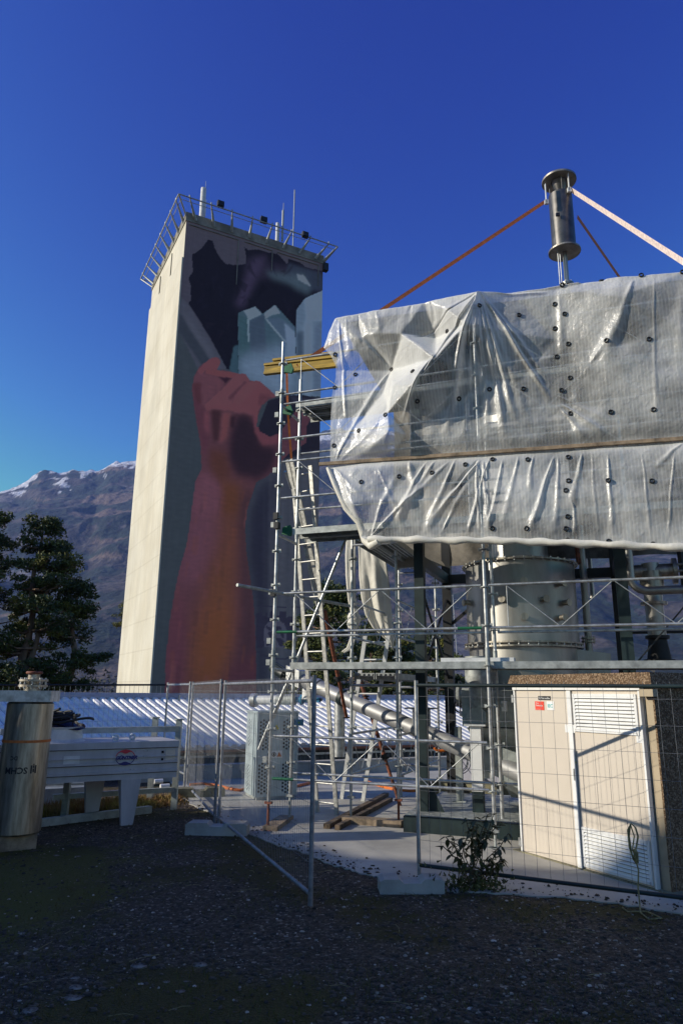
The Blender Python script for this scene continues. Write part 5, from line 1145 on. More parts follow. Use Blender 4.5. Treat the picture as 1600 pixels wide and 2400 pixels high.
# orange hose on slab
pts = [gp(x, y)+Vector((0, 0, .03)) for x, y in ((855, 1834), (880, 1842), (905, 1850), (935, 1856), (960, 1858), (985, 1857))]
mb = MB(); mb.path(pts, .028, 8); tag(mb.build('hose', M['hose']), 'bright orange hose lying on the slab left of the green column', 'hose')
pts = [gp(x, y)+Vector((0, 0, .03)) for x, y in ((445, 1843), (480, 1841), (510, 1845), (535, 1852), (562, 1857), (580, 1852), (620, 1850), (690, 1848), (730, 1838))]
mb = MB(); mb.path(pts, .03, 8); tag(mb.build('hose', M['hose']), 'orange-red hose lying behind the mesh fence panel and perforated box', 'hose')
mb = MB(); c = at(1032, 1752, 12); mb.path([c+Vector((math.cos(a)*.10, 0, math.sin(a)*.05)) for a in np.linspace(math.pi, 2*math.pi, 9)], .025, 6); tag(mb.build('orange_sling', M['hose']), 'small orange sling hanging under the conveyor at the black column', 'sling')

# cable coil and pale panel behind the white post
pnl = thing('tank_panel', 'pale lilac-grey panel wall behind the white post', 'panel', at(1120, 1820, 13.2))
a, b = at(1050, 1760, 13.6), at(1230, 1760, 13.0)
mb = MB(); mb.beam(Vector((a.x, a.y, .62)), Vector((b.x, b.y, .62)), .1, .72); mb.build('panel', M['lilac'], pnl)
mb = MB(); mb.beam(Vector((a.x-.3, a.y, .13)), Vector((b.x, b.y, .13)), .14, .26); mb.build('plinth', M['stained'], pnl)
mb = MB(); c = at(1073, 1786, 12.8)
for k in range(5): mb.torus(c+Vector((random.uniform(-.02, .02), -.02*k, random.uniform(-.02, .02))), Vector((random.uniform(-.1, .1), 1, random.uniform(-.1, .1))), .16+.008*k, .006, 24, 4)
tag(mb.build('cable_coil', M['galv_dull']), 'coil of grey cable hung in front of the lilac panel', 'cable')
mb = MB(); q = gp(1078, 1880, .22); mb.box(Vector((q.x, q.y, .75)), (.10, .08, 1.1), U, V); mb.box(Vector((q.x, q.y, .235)), (.2, .2, .02), U, V)
tag(mb.build('bollard_post', M['cooler_frame']), 'short grey-blue steel post on the skid left of the white post', 'post')

# ============================================================ PERFORATED BOX
pb = thing('perforated_enclosure', 'tall pale blue perforated metal enclosure with warning stickers behind the fence', 'enclosure', gp(600, 1875))
c_fl = gp(598, 1878); c_fr = gp(693, 1872); c_bl = gp(562, 1857)
wfd = (c_fr-c_fl); wfL = wfd.length; wfd.normalize(); wsd = Vector((-wfd.y, wfd.x, 0)); wsL = .62; zl_, zh_ = .0, 0
zt_ = pl(605, 1672, c_fl, wfd).z; zb2 = .06
def hole_plate(name, org, ax, w_, h, holes, m, parent, thick=.003):
    # holes: list of (x, z, r); plate built from cells with round holes
    mb = MB(); n = 10
    for (x0, z0, x1_, z1_, hr) in holes:
        p = lambda x, z: org+ax*x+UZ*z
        if hr <= 0: mb.add([p(x0, z0), p(x1_, z0), p(x1_, z1_), p(x0, z1_)], [(0, 1, 2, 3)]); continue
        cx_, cz_ = (x0+x1_)/2, (z0+z1_)/2; out = []; inn_ = []
        for k in range(n*1):
            a = 2*math.pi*k/n+math.pi/4; dx, dz = math.cos(a), math.sin(a); s_ = min((x1_-x0)/2/max(abs(dx), 1e-6), (z1_-z0)/2/max(abs(dz), 1e-6))
            out.append(p(cx_+dx*s_, cz_+dz*s_)); inn_.append(p(cx_+dx*hr, cz_+dz*hr))
        mb.add(out+inn_, [(k, (k+1) % n, n+(k+1) % n, n+k) for k in range(n)])
        # fill corners
        for sx, sz_ in ((x0, z0), (x1_, z0), (x1_, z1_), (x0, z1_)):
            cc = p(sx, sz_); d_ = sorted(range(n), key=lambda k: (out[k]-cc).length)[:2]; mb.add([cc, out[d_[0]], out[d_[1]]], [(0, 1, 2)])
    o = mb.build(name, m, parent); md = o.modifiers.new('t', 'SOLIDIFY'); md.thickness = thick; return o
HB = zt_-zb2
def cells(w_, h, cols_, pitch, r_, bands, stag=True):
    out = []; 
    for (x0, x1_) in cols_:
        n = max(1, int(round((x1_-x0)/pitch))); pw = (x1_-x0)/n
        for i in range(n):
            z = 0
            nz_ = int(h/pitch); ph = h/nz_; 
            if i % 2 and stag: out.append((x0+i*pw, 0, x0+(i+1)*pw, ph/2, 0)); z = ph/2
            while z < h-1e-4:
                zz_ = min(z+ph, h); mid = (z+zz_)/2/h; ok = any(a <= mid <= b for a, b in bands) and zz_-z > ph*.9
                out.append((x0+i*pw, z, x0+(i+1)*pw, zz_, r_ if ok else 0)); z = zz_
    return out
W_ = wfL
holesF = cells(W_, HB, [(.04*W_, .32*W_), (.62*W_, .92*W_)], .058, .020, [(.03, .40), (.55, .93)])
for x0, x1_ in ((0, .04*W_), (.32*W_, .62*W_), (.92*W_, W_)): holesF.append((x0, 0, x1_, HB, 0))
hole_plate('front_panel', c_fl+UZ*zb2, wfd, W_, HB, holesF, M['perf'], pb)
ws = (c_bl-c_fl).normalized(); wl = (c_bl-c_fl).length; wl = min(wl, .8)
holesS = cells(wl, HB, [(.45*wl, .95*wl)], .062, .018, [(.04, .36), (.58, .92)])
for x0, x1_ in ((0, .18*wl), (.18*wl, .45*wl), (.95*wl, wl)): holesS.append((x0, 0, x1_, HB, 0))
hole_plate('side_panel', c_fl+UZ*zb2, ws, wl, HB, holesS, M['perf'], pb)
i0 = c_fl+wfd*.03+ws*.05
mb = MB(); mb.prism([i0+UZ*.1, c_fr-wfd*.03+ws*.05+UZ*.1, c_fr-wfd*.03+ws*(wl-.03)+UZ*.1, c_fl+wfd*.03+ws*(wl-.03)+UZ*.1], UZ*(HB-.1)); mb.build('core', M['dark'], pb)
mb = MB(); mb.prism([c_fl-wfd*.02-ws*.02+UZ*(zt_), c_fr+wfd*.02-ws*.02+UZ*zt_, c_fr+wfd*.02+ws*wl+UZ*zt_, c_fl-wfd*.02+ws*wl+UZ*zt_], UZ*.035); mb.build('lid', M['perf'], pb)
mb = MB(); mb.prism([c_fl+wfd*.02+ws*.01, c_fr-wfd*.02+ws*.01, c_fr-wfd*.02+ws*(wl-.03), c_fl+wfd*.02+ws*(wl-.03)], UZ*zb2); mb.build('base', M['cooler_frame'], pb)
for f in (.12, .3): mb = MB(); mb.beam(c_fl+ws*wl*f+UZ*(zb2+.01)-wfd*.004, c_fl+ws*wl*f+UZ*zt_-wfd*.004, .02, .012, upv=ws); mb.build('seam', M['perf'], pb)
for f in (0, 1): mb = MB(); q = c_fl+wfd*W_*f; mb.box(q+UZ*(zb2+HB/2), (.03, .03, HB), wfd, ws); mb.build('corner_post', M['perf'], pb)
fn = -ws; fn = (fn-wfd*fn.dot(wfd)).normalized()
def tri_sign(u, z, r_, m, par, org, ax, nn):
    p = lambda x, y: org+ax*x+UZ*y+nn*.006; mb = MB(); mb.prism([p(u-r_, z-r_*.6), p(u+r_, z-r_*.6), p(u, z+r_)], nn*.003); mb.build('warning_sticker', m, par)
    mb = MB(); mb.box(org+ax*u+UZ*(z-r_*.05)+nn*.011, (r_*.2, .002, r_*.7), ax, nn); mb.build('symbol', M['ink'], par)
tri_sign(W_*.46, zt_-.24, .05, M['yellow'], pb, c_fl, wfd, fn); 
c = c_fl+wfd*W_*.44+UZ*(zb2+HB*.50)+fn*.008
mb = MB(); mb.box(c, (.27, .004, .12), wfd, fn); mb.build('sticker', M['white'], pb)
mb = MB(); mb.prism([c+wfd*.035-UZ*.04+fn*.003, c+wfd*.125-UZ*.04+fn*.003, c+wfd*.08+UZ*.045+fn*.003], fn*.002); mb.build('symbol', M['orange'], pb)
mb = MB(); mb.torus(c-wfd*.02+fn*.003, fn, .033, .006, 16, 4); mb.box(c-wfd*.02+fn*.004, (.02, .003, .04), wfd, fn); mb.torus(c-wfd*.105+fn*.003, fn, .028, .005, 16, 4); mb.build('symbol', M['ink'], pb)
c = c_fl+wfd*W_*1.02+UZ*(zt_-.16)+fn*.03; mb = MB(); mb.box(c, (.17, .004, .11), wfd, fn); mb.build('name_plate', M['blue_valve'], pb)
mb = MB(); 
for k in range(5): a = -.6+k*.3+math.pi/2; mb.prism([c+fn*.004-UZ*.03, c+fn*.004+(wfd*math.cos(a-.12)+UZ*math.sin(a-.12))*.03-UZ*.02, c+fn*.004+(wfd*math.cos(a)+UZ*math.sin(a))*.055-UZ*.03, c+fn*.004+(wfd*math.cos(a+.12)+UZ*math.sin(a+.12))*.03-UZ*.02], fn*.002)
mb.build('leaf_symbol', M['lime'], pb)
text_part('HET', .04, c_fl+wfd*W_*.78+UZ*(zb2+HB*.53)+fn*.006, wfd, UZ, M['ink'], pb) if False else None

# ============================================================ KIOSK
k0 = gp(1226, 2000); k1 = gp(1542, 2091); kd = (k1-k0); KL = kd.length; kd.normalize(); kn = Vector((kd.y, -kd.x, 0))   # outward to camera
if kn.dot(Vector((0, 0, 0))-k0) < 0: kn = -kn
KH = pl(1208, 1618, k0, kd).z
ks = thing('transformer_kiosk', 'small electrical kiosk with beige doors and brown pebble-dash walls and roof slab', 'kiosk', k0)
kb_ = -kn
def KP(u, d, z): return k0+kd*u+kn*d+UZ*z
mb = MB(); mb.hexa([KP(-.02, -.08, .02), KP(KL+.02, -.08, .02), KP(KL+.02, -1.6, .02), KP(-.02, -1.6, .02), KP(-.02, -.08, KH), KP(KL+.02, -.08, KH), KP(KL+.02, -1.6, KH), KP(-.02, -1.6, KH)]); mb.build('core', M['beige'], ks)
FW = .10
mb = MB(); mb.box(KP(KL+.06, -.30, KH/2+.01), (.10, .50, KH+.02), kd, kn); mb.build('door_frame', M['frame_tan'], ks)
mb = MB(); q1 = KL+.11; mb.hexa([KP(q1, -.03, 0), KP(q1+3, -.03+.0, 0), KP(q1+3, -2.6, 0), KP(q1, -2.6, 0), KP(q1, -.03, KH+.04), KP(q1+3, -.03, KH+.04), KP(q1+3, -2.6, KH+.04), KP(q1, -2.6, KH+.04)])
# side wall turns away: a wall perpendicular to the doors
mb = MB(); mb.hexa([KP(q1, -.04, 0), KP(q1+.02, -.04, 0), KP(q1+.02, -3.0, 0), KP(q1, -3.0, 0), KP(q1, -.04, KH+.03), KP(q1+.02, -.04, KH+.03), KP(q1+.02, -3.0, KH+.03), KP(q1, -3.0, KH+.03)]); mb.build('side_wall', M['pebble'], ks)
# doors
um = KL*.47
mb = MB(); mb.box(KP(um/2-.005, -.02, KH/2+.01), (um-.03, .04, KH-.03), kd, kn); dl = mb.build('door', M['beige'], ks)
mb = MB(); mb.box(KP((um+.06+KL)/2, -.02, KH/2+.01), (KL-um-.07, .04, KH-.03), kd, kn); dr = mb.build('door', M['beige'], ks)
mb = MB(); mb.box(KP(um+.015, -.012, KH/2+.01), (.06, .05, KH-.01), kd, kn); mb.build('mullion', M['white'], ks)
for u_ in (-.012, KL-.01): mb = MB(); mb.box(KP(u_, -.012, KH/2+.01), (.022, .05, KH-.01), kd, kn); mb.build('edge_trim', M['white'], ks)
mb = MB(); mb.box(KP(KL/2, -.0, KH+.02), (KL+.04, .06, .03), kd, kn); mb.build('top_trim', M['white'], ks)
def louvre(u0, u1, z0, z1_, n):
    mb = MB(); cz = (z0+z1_)/2
    for a, b, w_, h in (((u0+u1)/2, z0, u1-u0, .03), ((u0+u1)/2, z1_, u1-u0, .03), (u0, cz, .03, z1_-z0+.03), (u1, cz, .03, z1_-z0+.03)): mb.box(KP(a, .008, b), (w_, .018, h), kd, kn)
    f_ = mb.build('louvre_frame', M['white'], dr)
    mb = MB(); mb.box(KP((u0+u1)/2, .0015, cz), (u1-u0, .002, z1_-z0), kd, kn); mb.build('louvre_back', M['dark'], dr)
    step = (z1_-z0)/n
    for k in range(n):
        z = z0+step*(k+.5); m_ = MB(); a = [KP(u0+.014, .004, z+step*.42), KP(u1-.014, .004, z+step*.42), KP(u1-.014, .022, z-step*.30), KP(u0+.014, .022, z-step*.30)]
        m_.prism(a, -kn*.003-UZ*.003); m_.build('louvre_slat', M['white'], dr)
uL = um+.09; louvre(uL, KL-.06, KH-.42, KH-.05, 10); louvre(uL, KL-.06, .06, .42, 10)
def plate(u, z, w_, h, m, nm='sticker', d=.003, par=None): mb = MB(); mb.box(KP(u, d, z), (w_, .003, h), kd, kn); return mb.build(nm, m, par or dl)
def kuv(px, py): q = pl(px, py, k0, kd); return ((q-k0).dot(kd), q.z)
u_, z_ = kuv(1275, 1636); plate(u_, z_, .20, .045, M['ink'], 'name_plate'); text_part('TS Thermolilac', .03, KP(u_-.093, .006, z_-.01), kd, UZ, M['white'], dl, bold=.0004)
u_, z_ = kuv(1264, 1654); plate(u_, z_, .145, .098, M['red']); text_part('TS IL\nThermolilac', .024, KP(u_-.06, .006, z_+.018), kd, UZ, M['white'], dl, bold=.0004); text_part('-----------', .022, KP(u_-.06, .006, z_-.045), kd, UZ, M['white'], dl)
u_, z_ = kuv(1289, 1654); plate(u_+.004, z_, .115, .098, M['white'], d=.0035); text_part('IEC', .055, KP(u_-.04, .007, z_-.02), kd, UZ, M['cyan'], dl, bold=.0008)
u_, z_ = kuv(1338, 1708); plate(u_-.02, z_, .14, .085, M['white'])
u_, z_ = kuv(1497, 1728); plate(u_, z_, .07, .11, M['white'], par=dr); plate(u_, z_, .012, .025, M['cooler'], 'keyhole', .006, par=dr)
u_, z_ = kuv(1346, 1784); mb = MB(); mb.prism([KP(u_-.025, .003, z_-.02), KP(u_+.025, .003, z_-.02), KP(u_, .003, z_+.03)], kn*.002); mb.build('warning_sticker', M['yellow'], dl)
u_, z_ = kuv(1347, 1815); mb = MB(); mb.box(KP(u_, .006, z_), (.028, .012, .18), kd, kn); hd_ = mb.build('handle', M['galv'], dl)
mb = MB(); mb.box(KP(u_, .016, z_+.0), (.012, .014, .12), kd, kn); mb.build('grip', M['galv_dull'], hd_ if False else dl)
for z_ in (KH-.10, .12): mb = MB(); mb.box(KP(-.035, .01, z_), (.03, .03, .09), kd, kn); mb.build('hinge', M['galv'], dl)
# roof slab with bevelled edge
zr0 = pl(1205, 1607, k0+kn*.10, kd).z; zr1 = pl(1205, 1584, k0+kn*.05, kd).z+.01
zr1 = zr0+.125
ov = .07
def ring(z, ov_, inset): return [KP(-ov_, ov_, z), KP(q1+.02+ov_, ov_, z), KP(q1+.02+ov_, -3.2, z), KP(-ov_, -3.2, z)]
mb = MB(); b_ = ring(zr0, ov, 0); t2_ = ring(zr1, ov-.035, 0); mb.hexa(b_+t2_); mb.build('roof', M['pebble'], ks)
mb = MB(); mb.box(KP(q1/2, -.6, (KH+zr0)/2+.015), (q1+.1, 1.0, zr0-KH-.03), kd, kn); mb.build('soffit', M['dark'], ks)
mb = MB(); mb.box(KP(KL+.10, .0, KH-.02), (.16, .07, .07), kd, kn); mb.build('lintel_block', M['frame_tan'], ks)
mb = MB(); mb.hexa([KP(-.15, .03, 0), KP(q1+.3, .03, 0), KP(q1+.3, -.3, 0), KP(-.15, -.3, 0), KP(-.15, .03, .022), KP(q1+.3, .03, .022), KP(q1+.3, -.3, .022), KP(-.15, -.3, .022)]); mb.build('threshold', M['stained'], ks)

# ============================================================ MESH FENCES
def fence(name, label, a, b, zt_, m, pitch, hpitch, posts, top_m, zb3=.12, rr=.021):
    t_ = thing(name, label, 'fence', a, 'temporary mesh fence panels'); L_ = (b-a).length; d = (b-a).normalized()
    mb = MB(); mb.tube(a+UZ*(zt_-.03), b+UZ*(zt_-.03), rr*.9, 10); mb.build('top_rail', top_m, t_)
    mb = MB(); mb.tube(a+UZ*zb3, b+UZ*zb3, rr*.9, 10); mb.build('bottom_rail', top_m, t_)
    for q in posts: mb = MB(); mb.tube(a.lerp(b, q)+UZ*.03, a.lerp(b, q)+UZ*(zt_+.02), rr, 12); mb.build('post', m, t_)
    mb = MB(); n = int(L_/pitch)
    for k in range(1, n): p = a+d*(k*pitch); w_ = random.uniform(-.004, .004); mb.tube(p+UZ*(zb3-.02), p+UZ*(zt_+.012)+d*w_, .0019, 3, caps=False)
    z = zb3+hpitch
    while z < zt_-.05: mb.tube(a+UZ*z, b+UZ*z, .0019, 3, caps=False); z += hpitch
    mb.build('wire_mesh', M['fence_steel'], t_, kind='stuff'); return t_
f0 = gp(727, 2132); f1 = gp(510, 1937); f2 = gp(437, 1856); f3 = at(388, 1690, 15.6); f3.z = 0
def zt_at(p, px, py): return at(px, py, p.y).z
fence('mesh_fence', 'mesh fence panel from the near upright post back to the concrete foot', f0, f1, 1.93, M['fence_steel'], .06, .24, (0, .985), M['fence_steel'])
fence('mesh_fence', 'mesh fence panel behind the concrete foot, next to the cooler', f1+Vector((-.04, .03, 0)), f2, 1.95, M['fence_steel'], .06, .24, (0.02, .99), M['fence_steel'])
fence('mesh_fence', 'farthest mesh fence panel ending behind the cooler frame', f2+Vector((-.05, .04, 0)), f3, 1.95, M['galv'], .08, .24, (.01, 1), M['galv'], zb3=.3)
r0 = gp(982, 2058); rdir = (gp(1600, 2110, .10)-Vector((r0.x, r0.y, .10))); rdir.z = 0; rdir.normalize()
fence('mesh_fence', 'open mesh fence panel with green top rail in front of the kiosk', r0, r0+rdir*3.45, 1.91, M['galv'], .118, .235, (0, 1), M['green'])
mb = MB(); q = pl(420, 1636, f2, (f3-f2).normalized()); mb.box(q, (.26, .01, .12), (f1-f2).normalized()); tag(mb.build('notice_board', M['galv_dull']), 'small blank grey plate hung on the fence behind the cooler', 'sign')
# feet
def foot(label, c, ax, L_=.72, w_=.24, h=.15, m=None):
    ax = ax.normalized(); ay = UZ.cross(ax); t_ = thing('ballast_block', label, 'concrete foot', c, 'concrete feet of the fence'); mb = MB()
    pr = [(-L_/2, 0), (L_/2, 0), (L_/2, h*.85), (L_/2-.04, h), (.12, h), (.08, h*.72), (-.08, h*.72), (-.12, h), (-L_/2+.04, h), (-L_/2, h*.85)]
    mb.prism([c+ax*x+UZ*z-ay*w_/2 for x, z in pr], ay*w_); mb.build('block', m or M['concrete'], t_)
foot('pale concrete foot under the middle post of the left fence line', gp(510, 1955)+Vector((0, 0, 0)), Vector((1, -.06, 0)), .80)
foot('concrete foot under the post at the left end of the kiosk fence', gp(962, 2088), Vector((1, .05, 0)), .60, .24, .125)
foot('mossy concrete foot half hidden behind the far fence post', gp(468, 1868), Vector((1, .3, 0)), .85, .25, .16, M['stained'])
# rope hanging from fence rail
rp = thing('hanging_rope', 'frayed yellowish cord looped and knotted on the mesh in front of the louvred door', 'rope', pl(1495, 2130, r0, rdir))
Q = lambda x, y, d=.0: pl(x, y, r0-Vector((.02, .06+d, 0)), rdir)
mb = MB(); mb.path([Q(1475, 1935), Q(1473, 1960), Q(1477, 1990), Q(1483, 2010), Q(1490, 1985), Q(1494, 1960), Q(1488, 1940), Q(1478, 1930), Q(1470, 1945), Q(1474, 1985), Q(1484, 2015), Q(1492, 2025)], .008, 5)
mb.path([Q(1476, 1932), Q(1485, 1960), Q(1481, 1990), Q(1487, 2010)], .006, 5); mb.path([Q(1484, 1990), Q(1490, 2000), Q(1491, 2020), Q(1485, 2010)], .02, 6); mb.build('loop', M['rope'], rp)
mb = MB(); g1 = gp(1500, 2142); mb.path([Q(1488, 2012), Q(1495, 2040), Q(1494, 2080), Q(1497, 2110), g1+UZ*.01, gp(1520, 2158)+UZ*.01, gp(1550, 2155)+UZ*.01, gp(1515, 2140)+UZ*.012, gp(1470, 2140)+UZ*.01, gp(1458, 2130)+UZ*.01], .007, 5); mb.build('tail', M['rope'], rp)

# ============================================================ COOLER, FRAME, CYLINDERS (left)
L0 = at(100, 1845, 9.8); L1 = at(414, 1821, 10.72); cd = Vector((L1.x-L0.x, L1.y-L0.y, 0)).normalized(); cn = Vector((cd.y, -cd.x, 0))
zbt = L1.z; ztp = at(415, 1735, 10.72).z
co = thing('dry_cooler', 'light grey dry cooler unit on tapered legs with a fan ring and round logo', 'cooling unit', (L1.x, L1.y, 0))
def CP(u, d, z): q = Vector((L1.x, L1.y, 0)); return q-cd*u-cn*d*1.0+UZ*z     # u to the left from right end, d backwards
CW, CD = 3.2, 1.05
mb = MB(); mb.hexa([CP(CW, 0, zbt), CP(0, 0, zbt), CP(0, CD, zbt), CP(CW, CD, zbt), CP(CW, 0, ztp), CP(0, 0, ztp), CP(0, CD, ztp), CP(CW, CD, ztp)]); mb.build('housing', M['cooler'], co)
for z0, h in ((ztp-.045, .085), (ztp-.21, .006), (zbt+.22, .03), (zbt+.10, .03)):
    mb = MB(); mb.box(CP(CW/2, -.012, z0), (CW, .03, h), cd, cn); mb.build('fold', M['cooler'], co)
    if h > .01: mb = MB(); mb.box(CP(CW/2, -.004, z0-h/2-.006), (CW, .012, .008), cd, cn); mb.build('gap', M['dark'], co)
mb = MB()
for u_ in (.45, .62):
    for z_ in (ztp-.13, ztp-.20, ztp-.28, ztp-.37): mb.tube(CP(u_, 0, z_), CP(u_, -.008, z_), .008, 6); mb.tube(CP(u_+.05, 0, z_), CP(u_+.05, -.008, z_), .008, 6)
mb.build('rivets', M['galv_dull'], co)
def cuv(px, py): q = pl(px, py, (L1.x, L1.y), cd); return (Vector((L1.x, L1.y, 0))-Vector((q.x, q.y, 0))).dot(cd), q.z
# tapered legs
for u_, d_ in ((.60, .0), (.95, .75)):
    m_ = MB(); u_c, _z = cuv(308, 1840) if d_ == 0 else (u_, 0); 
    if d_: u_c = u_
    m_.hexa([CP(u_c+.09, d_+.04, 0), CP(u_c-.075, d_+.04, 0), CP(u_c-.075, d_+.10, 0), CP(u_c+.09, d_+.10, 0), CP(u_c+.145, d_+.0, zbt), CP(u_c-.135, d_+.0, zbt), CP(u_c-.135, d_+.16, zbt), CP(u_c+.145, d_+.16, zbt)]); m_.build('leg', M['cooler'], co)
for u_, d_ in ((2.7, .0), (2.7, .75)):
    m_ = MB(); m_.hexa([CP(u_+.09, d_+.04, 0), CP(u_-.075, d_+.04, 0), CP(u_-.075, d_+.10, 0), CP(u_+.09, d_+.10, 0), CP(u_+.145, d_, zbt), CP(u_-.135, d_, zbt), CP(u_-.135, d_+.16, zbt), CP(u_+.145, d_+.16, zbt)]); m_.build('leg', M['cooler'], co)
# fan ring
fx = cuv(150, 1740)[0]+.12; rc = CP(fx, CD/2, ztp)
mb = MB(); mb.lathe(rc, [(.50, 0), (.46, .04), (.44, .17), (.46, .20), (.43, .20), (.41, .06)], 40); mb.build('fan_ring', M['white_steel'], co)
mb = MB()
for r_ in (.1, .2, .3, .4): mb.torus(rc+UZ*.20, UZ, r_, .006, 28, 4)
for k in range(8): a = k*math.pi/8; d_ = Vector((math.cos(a), math.sin(a), 0)); mb.beam(rc-d_*.43+UZ*.20, rc+d_*.43+UZ*.20, .008, .008)
mb.build('fan_guard', M['rubber'], co)
for px in (281, 320):
    u_, z_ = cuv(px, 1735); c = CP(u_, .22, ztp+.05); mb = MB(); mb.torus(c, cn, .033, .016, 16, 6); mb.box(c-UZ*.035, (.075, .02, .03), cd, cn); mb.build('lifting_eye', M['white_steel'], co)
u_, z_ = cuv(168, 1783); mb = MB(); mb.box(CP(u_, -.006, z_), (.21, .004, .12), cd, cn); mb.build('type_plate', M['white_steel'], co)
u_, z_ = cuv(400, 1770); mb = MB(); mb.box(CP(u_+.005, -.006, z_), (.14, .004, .16), cd, cn); mb.build('sticker', M['frame_tan'] if False else M['beige'], co)
mb = MB(); mb.box(CP(u_+.12, -.008, z_+.05), (.03, .01, .03), cd, cn); mb.box(CP(u_+.12, -.008, z_-.05), (.03, .01, .03), cd, cn); mb.build('screws', M['dark'], co)
# logo: red upper and blue lower swoosh with lettering
u_, z_ = cuv(293, 1775); lc = CP(u_, -.028, z_); LW, LHh = .135, .105
def arcband(t0, t1, r0, r1, m, wob):
    mb = MB(); pts = []
    N_ = 18
    for k in range(N_+1): a = t0+(t1-t0)*k/N_; pts.append((math.cos(a)*LW*1.0, math.sin(a)*LHh))
    inn2 = []
    for k in range(N_, -1, -1): a = t0+(t1-t0)*k/N_; f = k/N_; q = wob(f); inn2.append((math.cos(a)*LW*(1-.06), math.sin(a)*LHh*q+ (.012 if t0 >= 0 else -.012)))
    P_ = [lc+cd*x+UZ*y for x, y in pts]; I_ = [lc+cd*x+UZ*y for x, y in inn2[::-1]]
    mb.add(P_+I_, [(k, k+1, N_+1+k+1, N_+1+k) for k in range(N_)]); mb.build('logo_swoosh', m, co)
arcband(.12, math.pi-.12, 1, .5, M['logo_red'], lambda f: .38+.34*math.sin(f*math.pi*2.0)**2)
arcband(-.12, -math.pi+.12, 1, .5, M['logo_blue'], lambda f: .38+.34*math.sin(f*math.pi*2.0)**2)
text_part('GÜNTNER', .062, lc-cd*.135-UZ*.024+cn*.003, cd*1.02+UZ*0, UZ+cd*.25, M['logo_blue'], co, bold=.0035)
# black cable heap on the fan ring
hb = thing('cable_bundle', 'heap of black cables and plastic lying on the fan ring of the cooler', 'cables', rc+UZ*.2)
mb = MB(); random.seed(4)
for k in range(14):
    c = rc+Vector((random.uniform(-.15, .2), random.uniform(-.15, .1), .23+.018*k*.7)); r_ = random.uniform(.2, .38); tilt = random.uniform(-.06, .06)
    mb.path([c+Vector((math.cos(a)*r_*1.15, math.sin(a)*r_, tilt*math.cos(a)+.015*math.sin(3*a+k))) for a in np.linspace(k, k+random.uniform(3, 6), 20)], .018, 6)
mb.build('cables', M['rubber'], hb, kind='stuff')
mb = MB(); n = 16; vs_ = []
for j in range(n):
    for i in range(n): a = i/(n-1)*2*math.pi; r_ = j/(n-1); vs_.append(rc+Vector((math.cos(a)*.42*r_+.08, math.sin(a)*.34*r_, .30-.12*r_**3+.03*math.sin(a*3+r_*6)+random.uniform(-.012, .012))))
mb.add(vs_, [(j*n+i, j*n+i+1, (j+1)*n+i+1, (j+1)*n+i) for j in range(n-1) for i in range(n-1)], True); mb.build('plastic_wrap', M['plastic_black'], hb)
mb = MB(); c = at(124, 1678, 10.9); mb.tube(c-UZ*.10, c+UZ*.06, .02, 8); tag(mb.build('orange_rod', M['hose']), 'short orange rod standing behind the cable heap', 'rod')
mb = MB(); c = at(138, 1678, 10.9); mb.box(c, (.10, .05, .05)); mb.tube(c+Vector((0, 0, -.08)), c+Vector((0, 0, .04)), .02, 6); mb.box(c+Vector((.06, 0, -.03)), (.07, .07, .10)); tag(mb.build('pipe_fitting', M['galv_dull']), 'small grey pipe fitting behind the cable heap', 'fitting')

# galvanised frame behind the cooler
gf = thing('steel_stand', 'grey-green galvanised steel stand behind the cooler', 'stand', at(400, 1890, 11.6))
Yf = 11.7
def GB(a, b, w_=.085, h=.085): mb = MB(); mb.beam(a, b, w_, h); mb.build('member', M['cooler_frame'], gf)
pz = lambda px, py: pl(px, py, at(400, 1700, Yf), cd)
a = pz(408, 1885); zt2 = pz(400, 1686).z; GB(Vector((a.x, a.y, 0)), Vector((a.x, a.y, zt2)))
b_ = a-cd*.12+cn*-.9; GB(Vector((b_.x, b_.y, 0)), Vector((b_.x, b_.y, zt2)))
a2 = Vector((a.x, a.y, 0))-cd*1.62; GB(a2, a2+UZ*(zt2-.25)); zc = pz(320, 1710).z
GB(Vector((a.x, a.y, zc)), Vector((a.x, a.y, zc))-cd*2.6); zc2 = pz(300, 1857).z; GB(Vector((a.x, a.y, zc2)), Vector((a.x, a.y, zc2))-cd*1.8, .07, .07)
mb = MB(); q = Vector((a.x, a.y, zt2)); mb.box(q, (.13, .13, .015), cd, cn); mb.box(Vector((b_.x, b_.y, zt2)), (.13, .13, .015), cd, cn); mb.build('cap_plate', M['cooler_frame'], gf)
# base rail on ground
mb = MB(); a, b = gp(90, 1938), gp(352, 1905); mb.beam(a+UZ*.05, b+UZ*.05, .1, .10); tag(mb.build('base_rail', M['cooler_frame']), 'long grey steel rail lying on the ground under the cooler', 'rail')
mb = MB(); c = gp(60, 1905); mb.box(c+UZ*.14+Vector((-.1, .8, 0)), (1.6, .5, .24), cd); mb.tube(c+Vector((-.9, .7, .3)), c+Vector((.7, 1.1, .3)), .03, 8); tag(mb.build('steel_trough', M['cooler_frame']), 'low grey metal trough behind the steel cylinder', 'trough')
for k, (px, py) in enumerate(((385, 1846), (370, 1833))):
    mb = MB(); c = gp(px, py+20)+UZ*.16; mb.tube(c-cd*.08, c+cd*.08, .045, 12); tag(mb.build('white_can', M['white']), ('small white can beside the stand leg', 'second white can farther back beside the stand leg')[k], 'can', 'white cans')
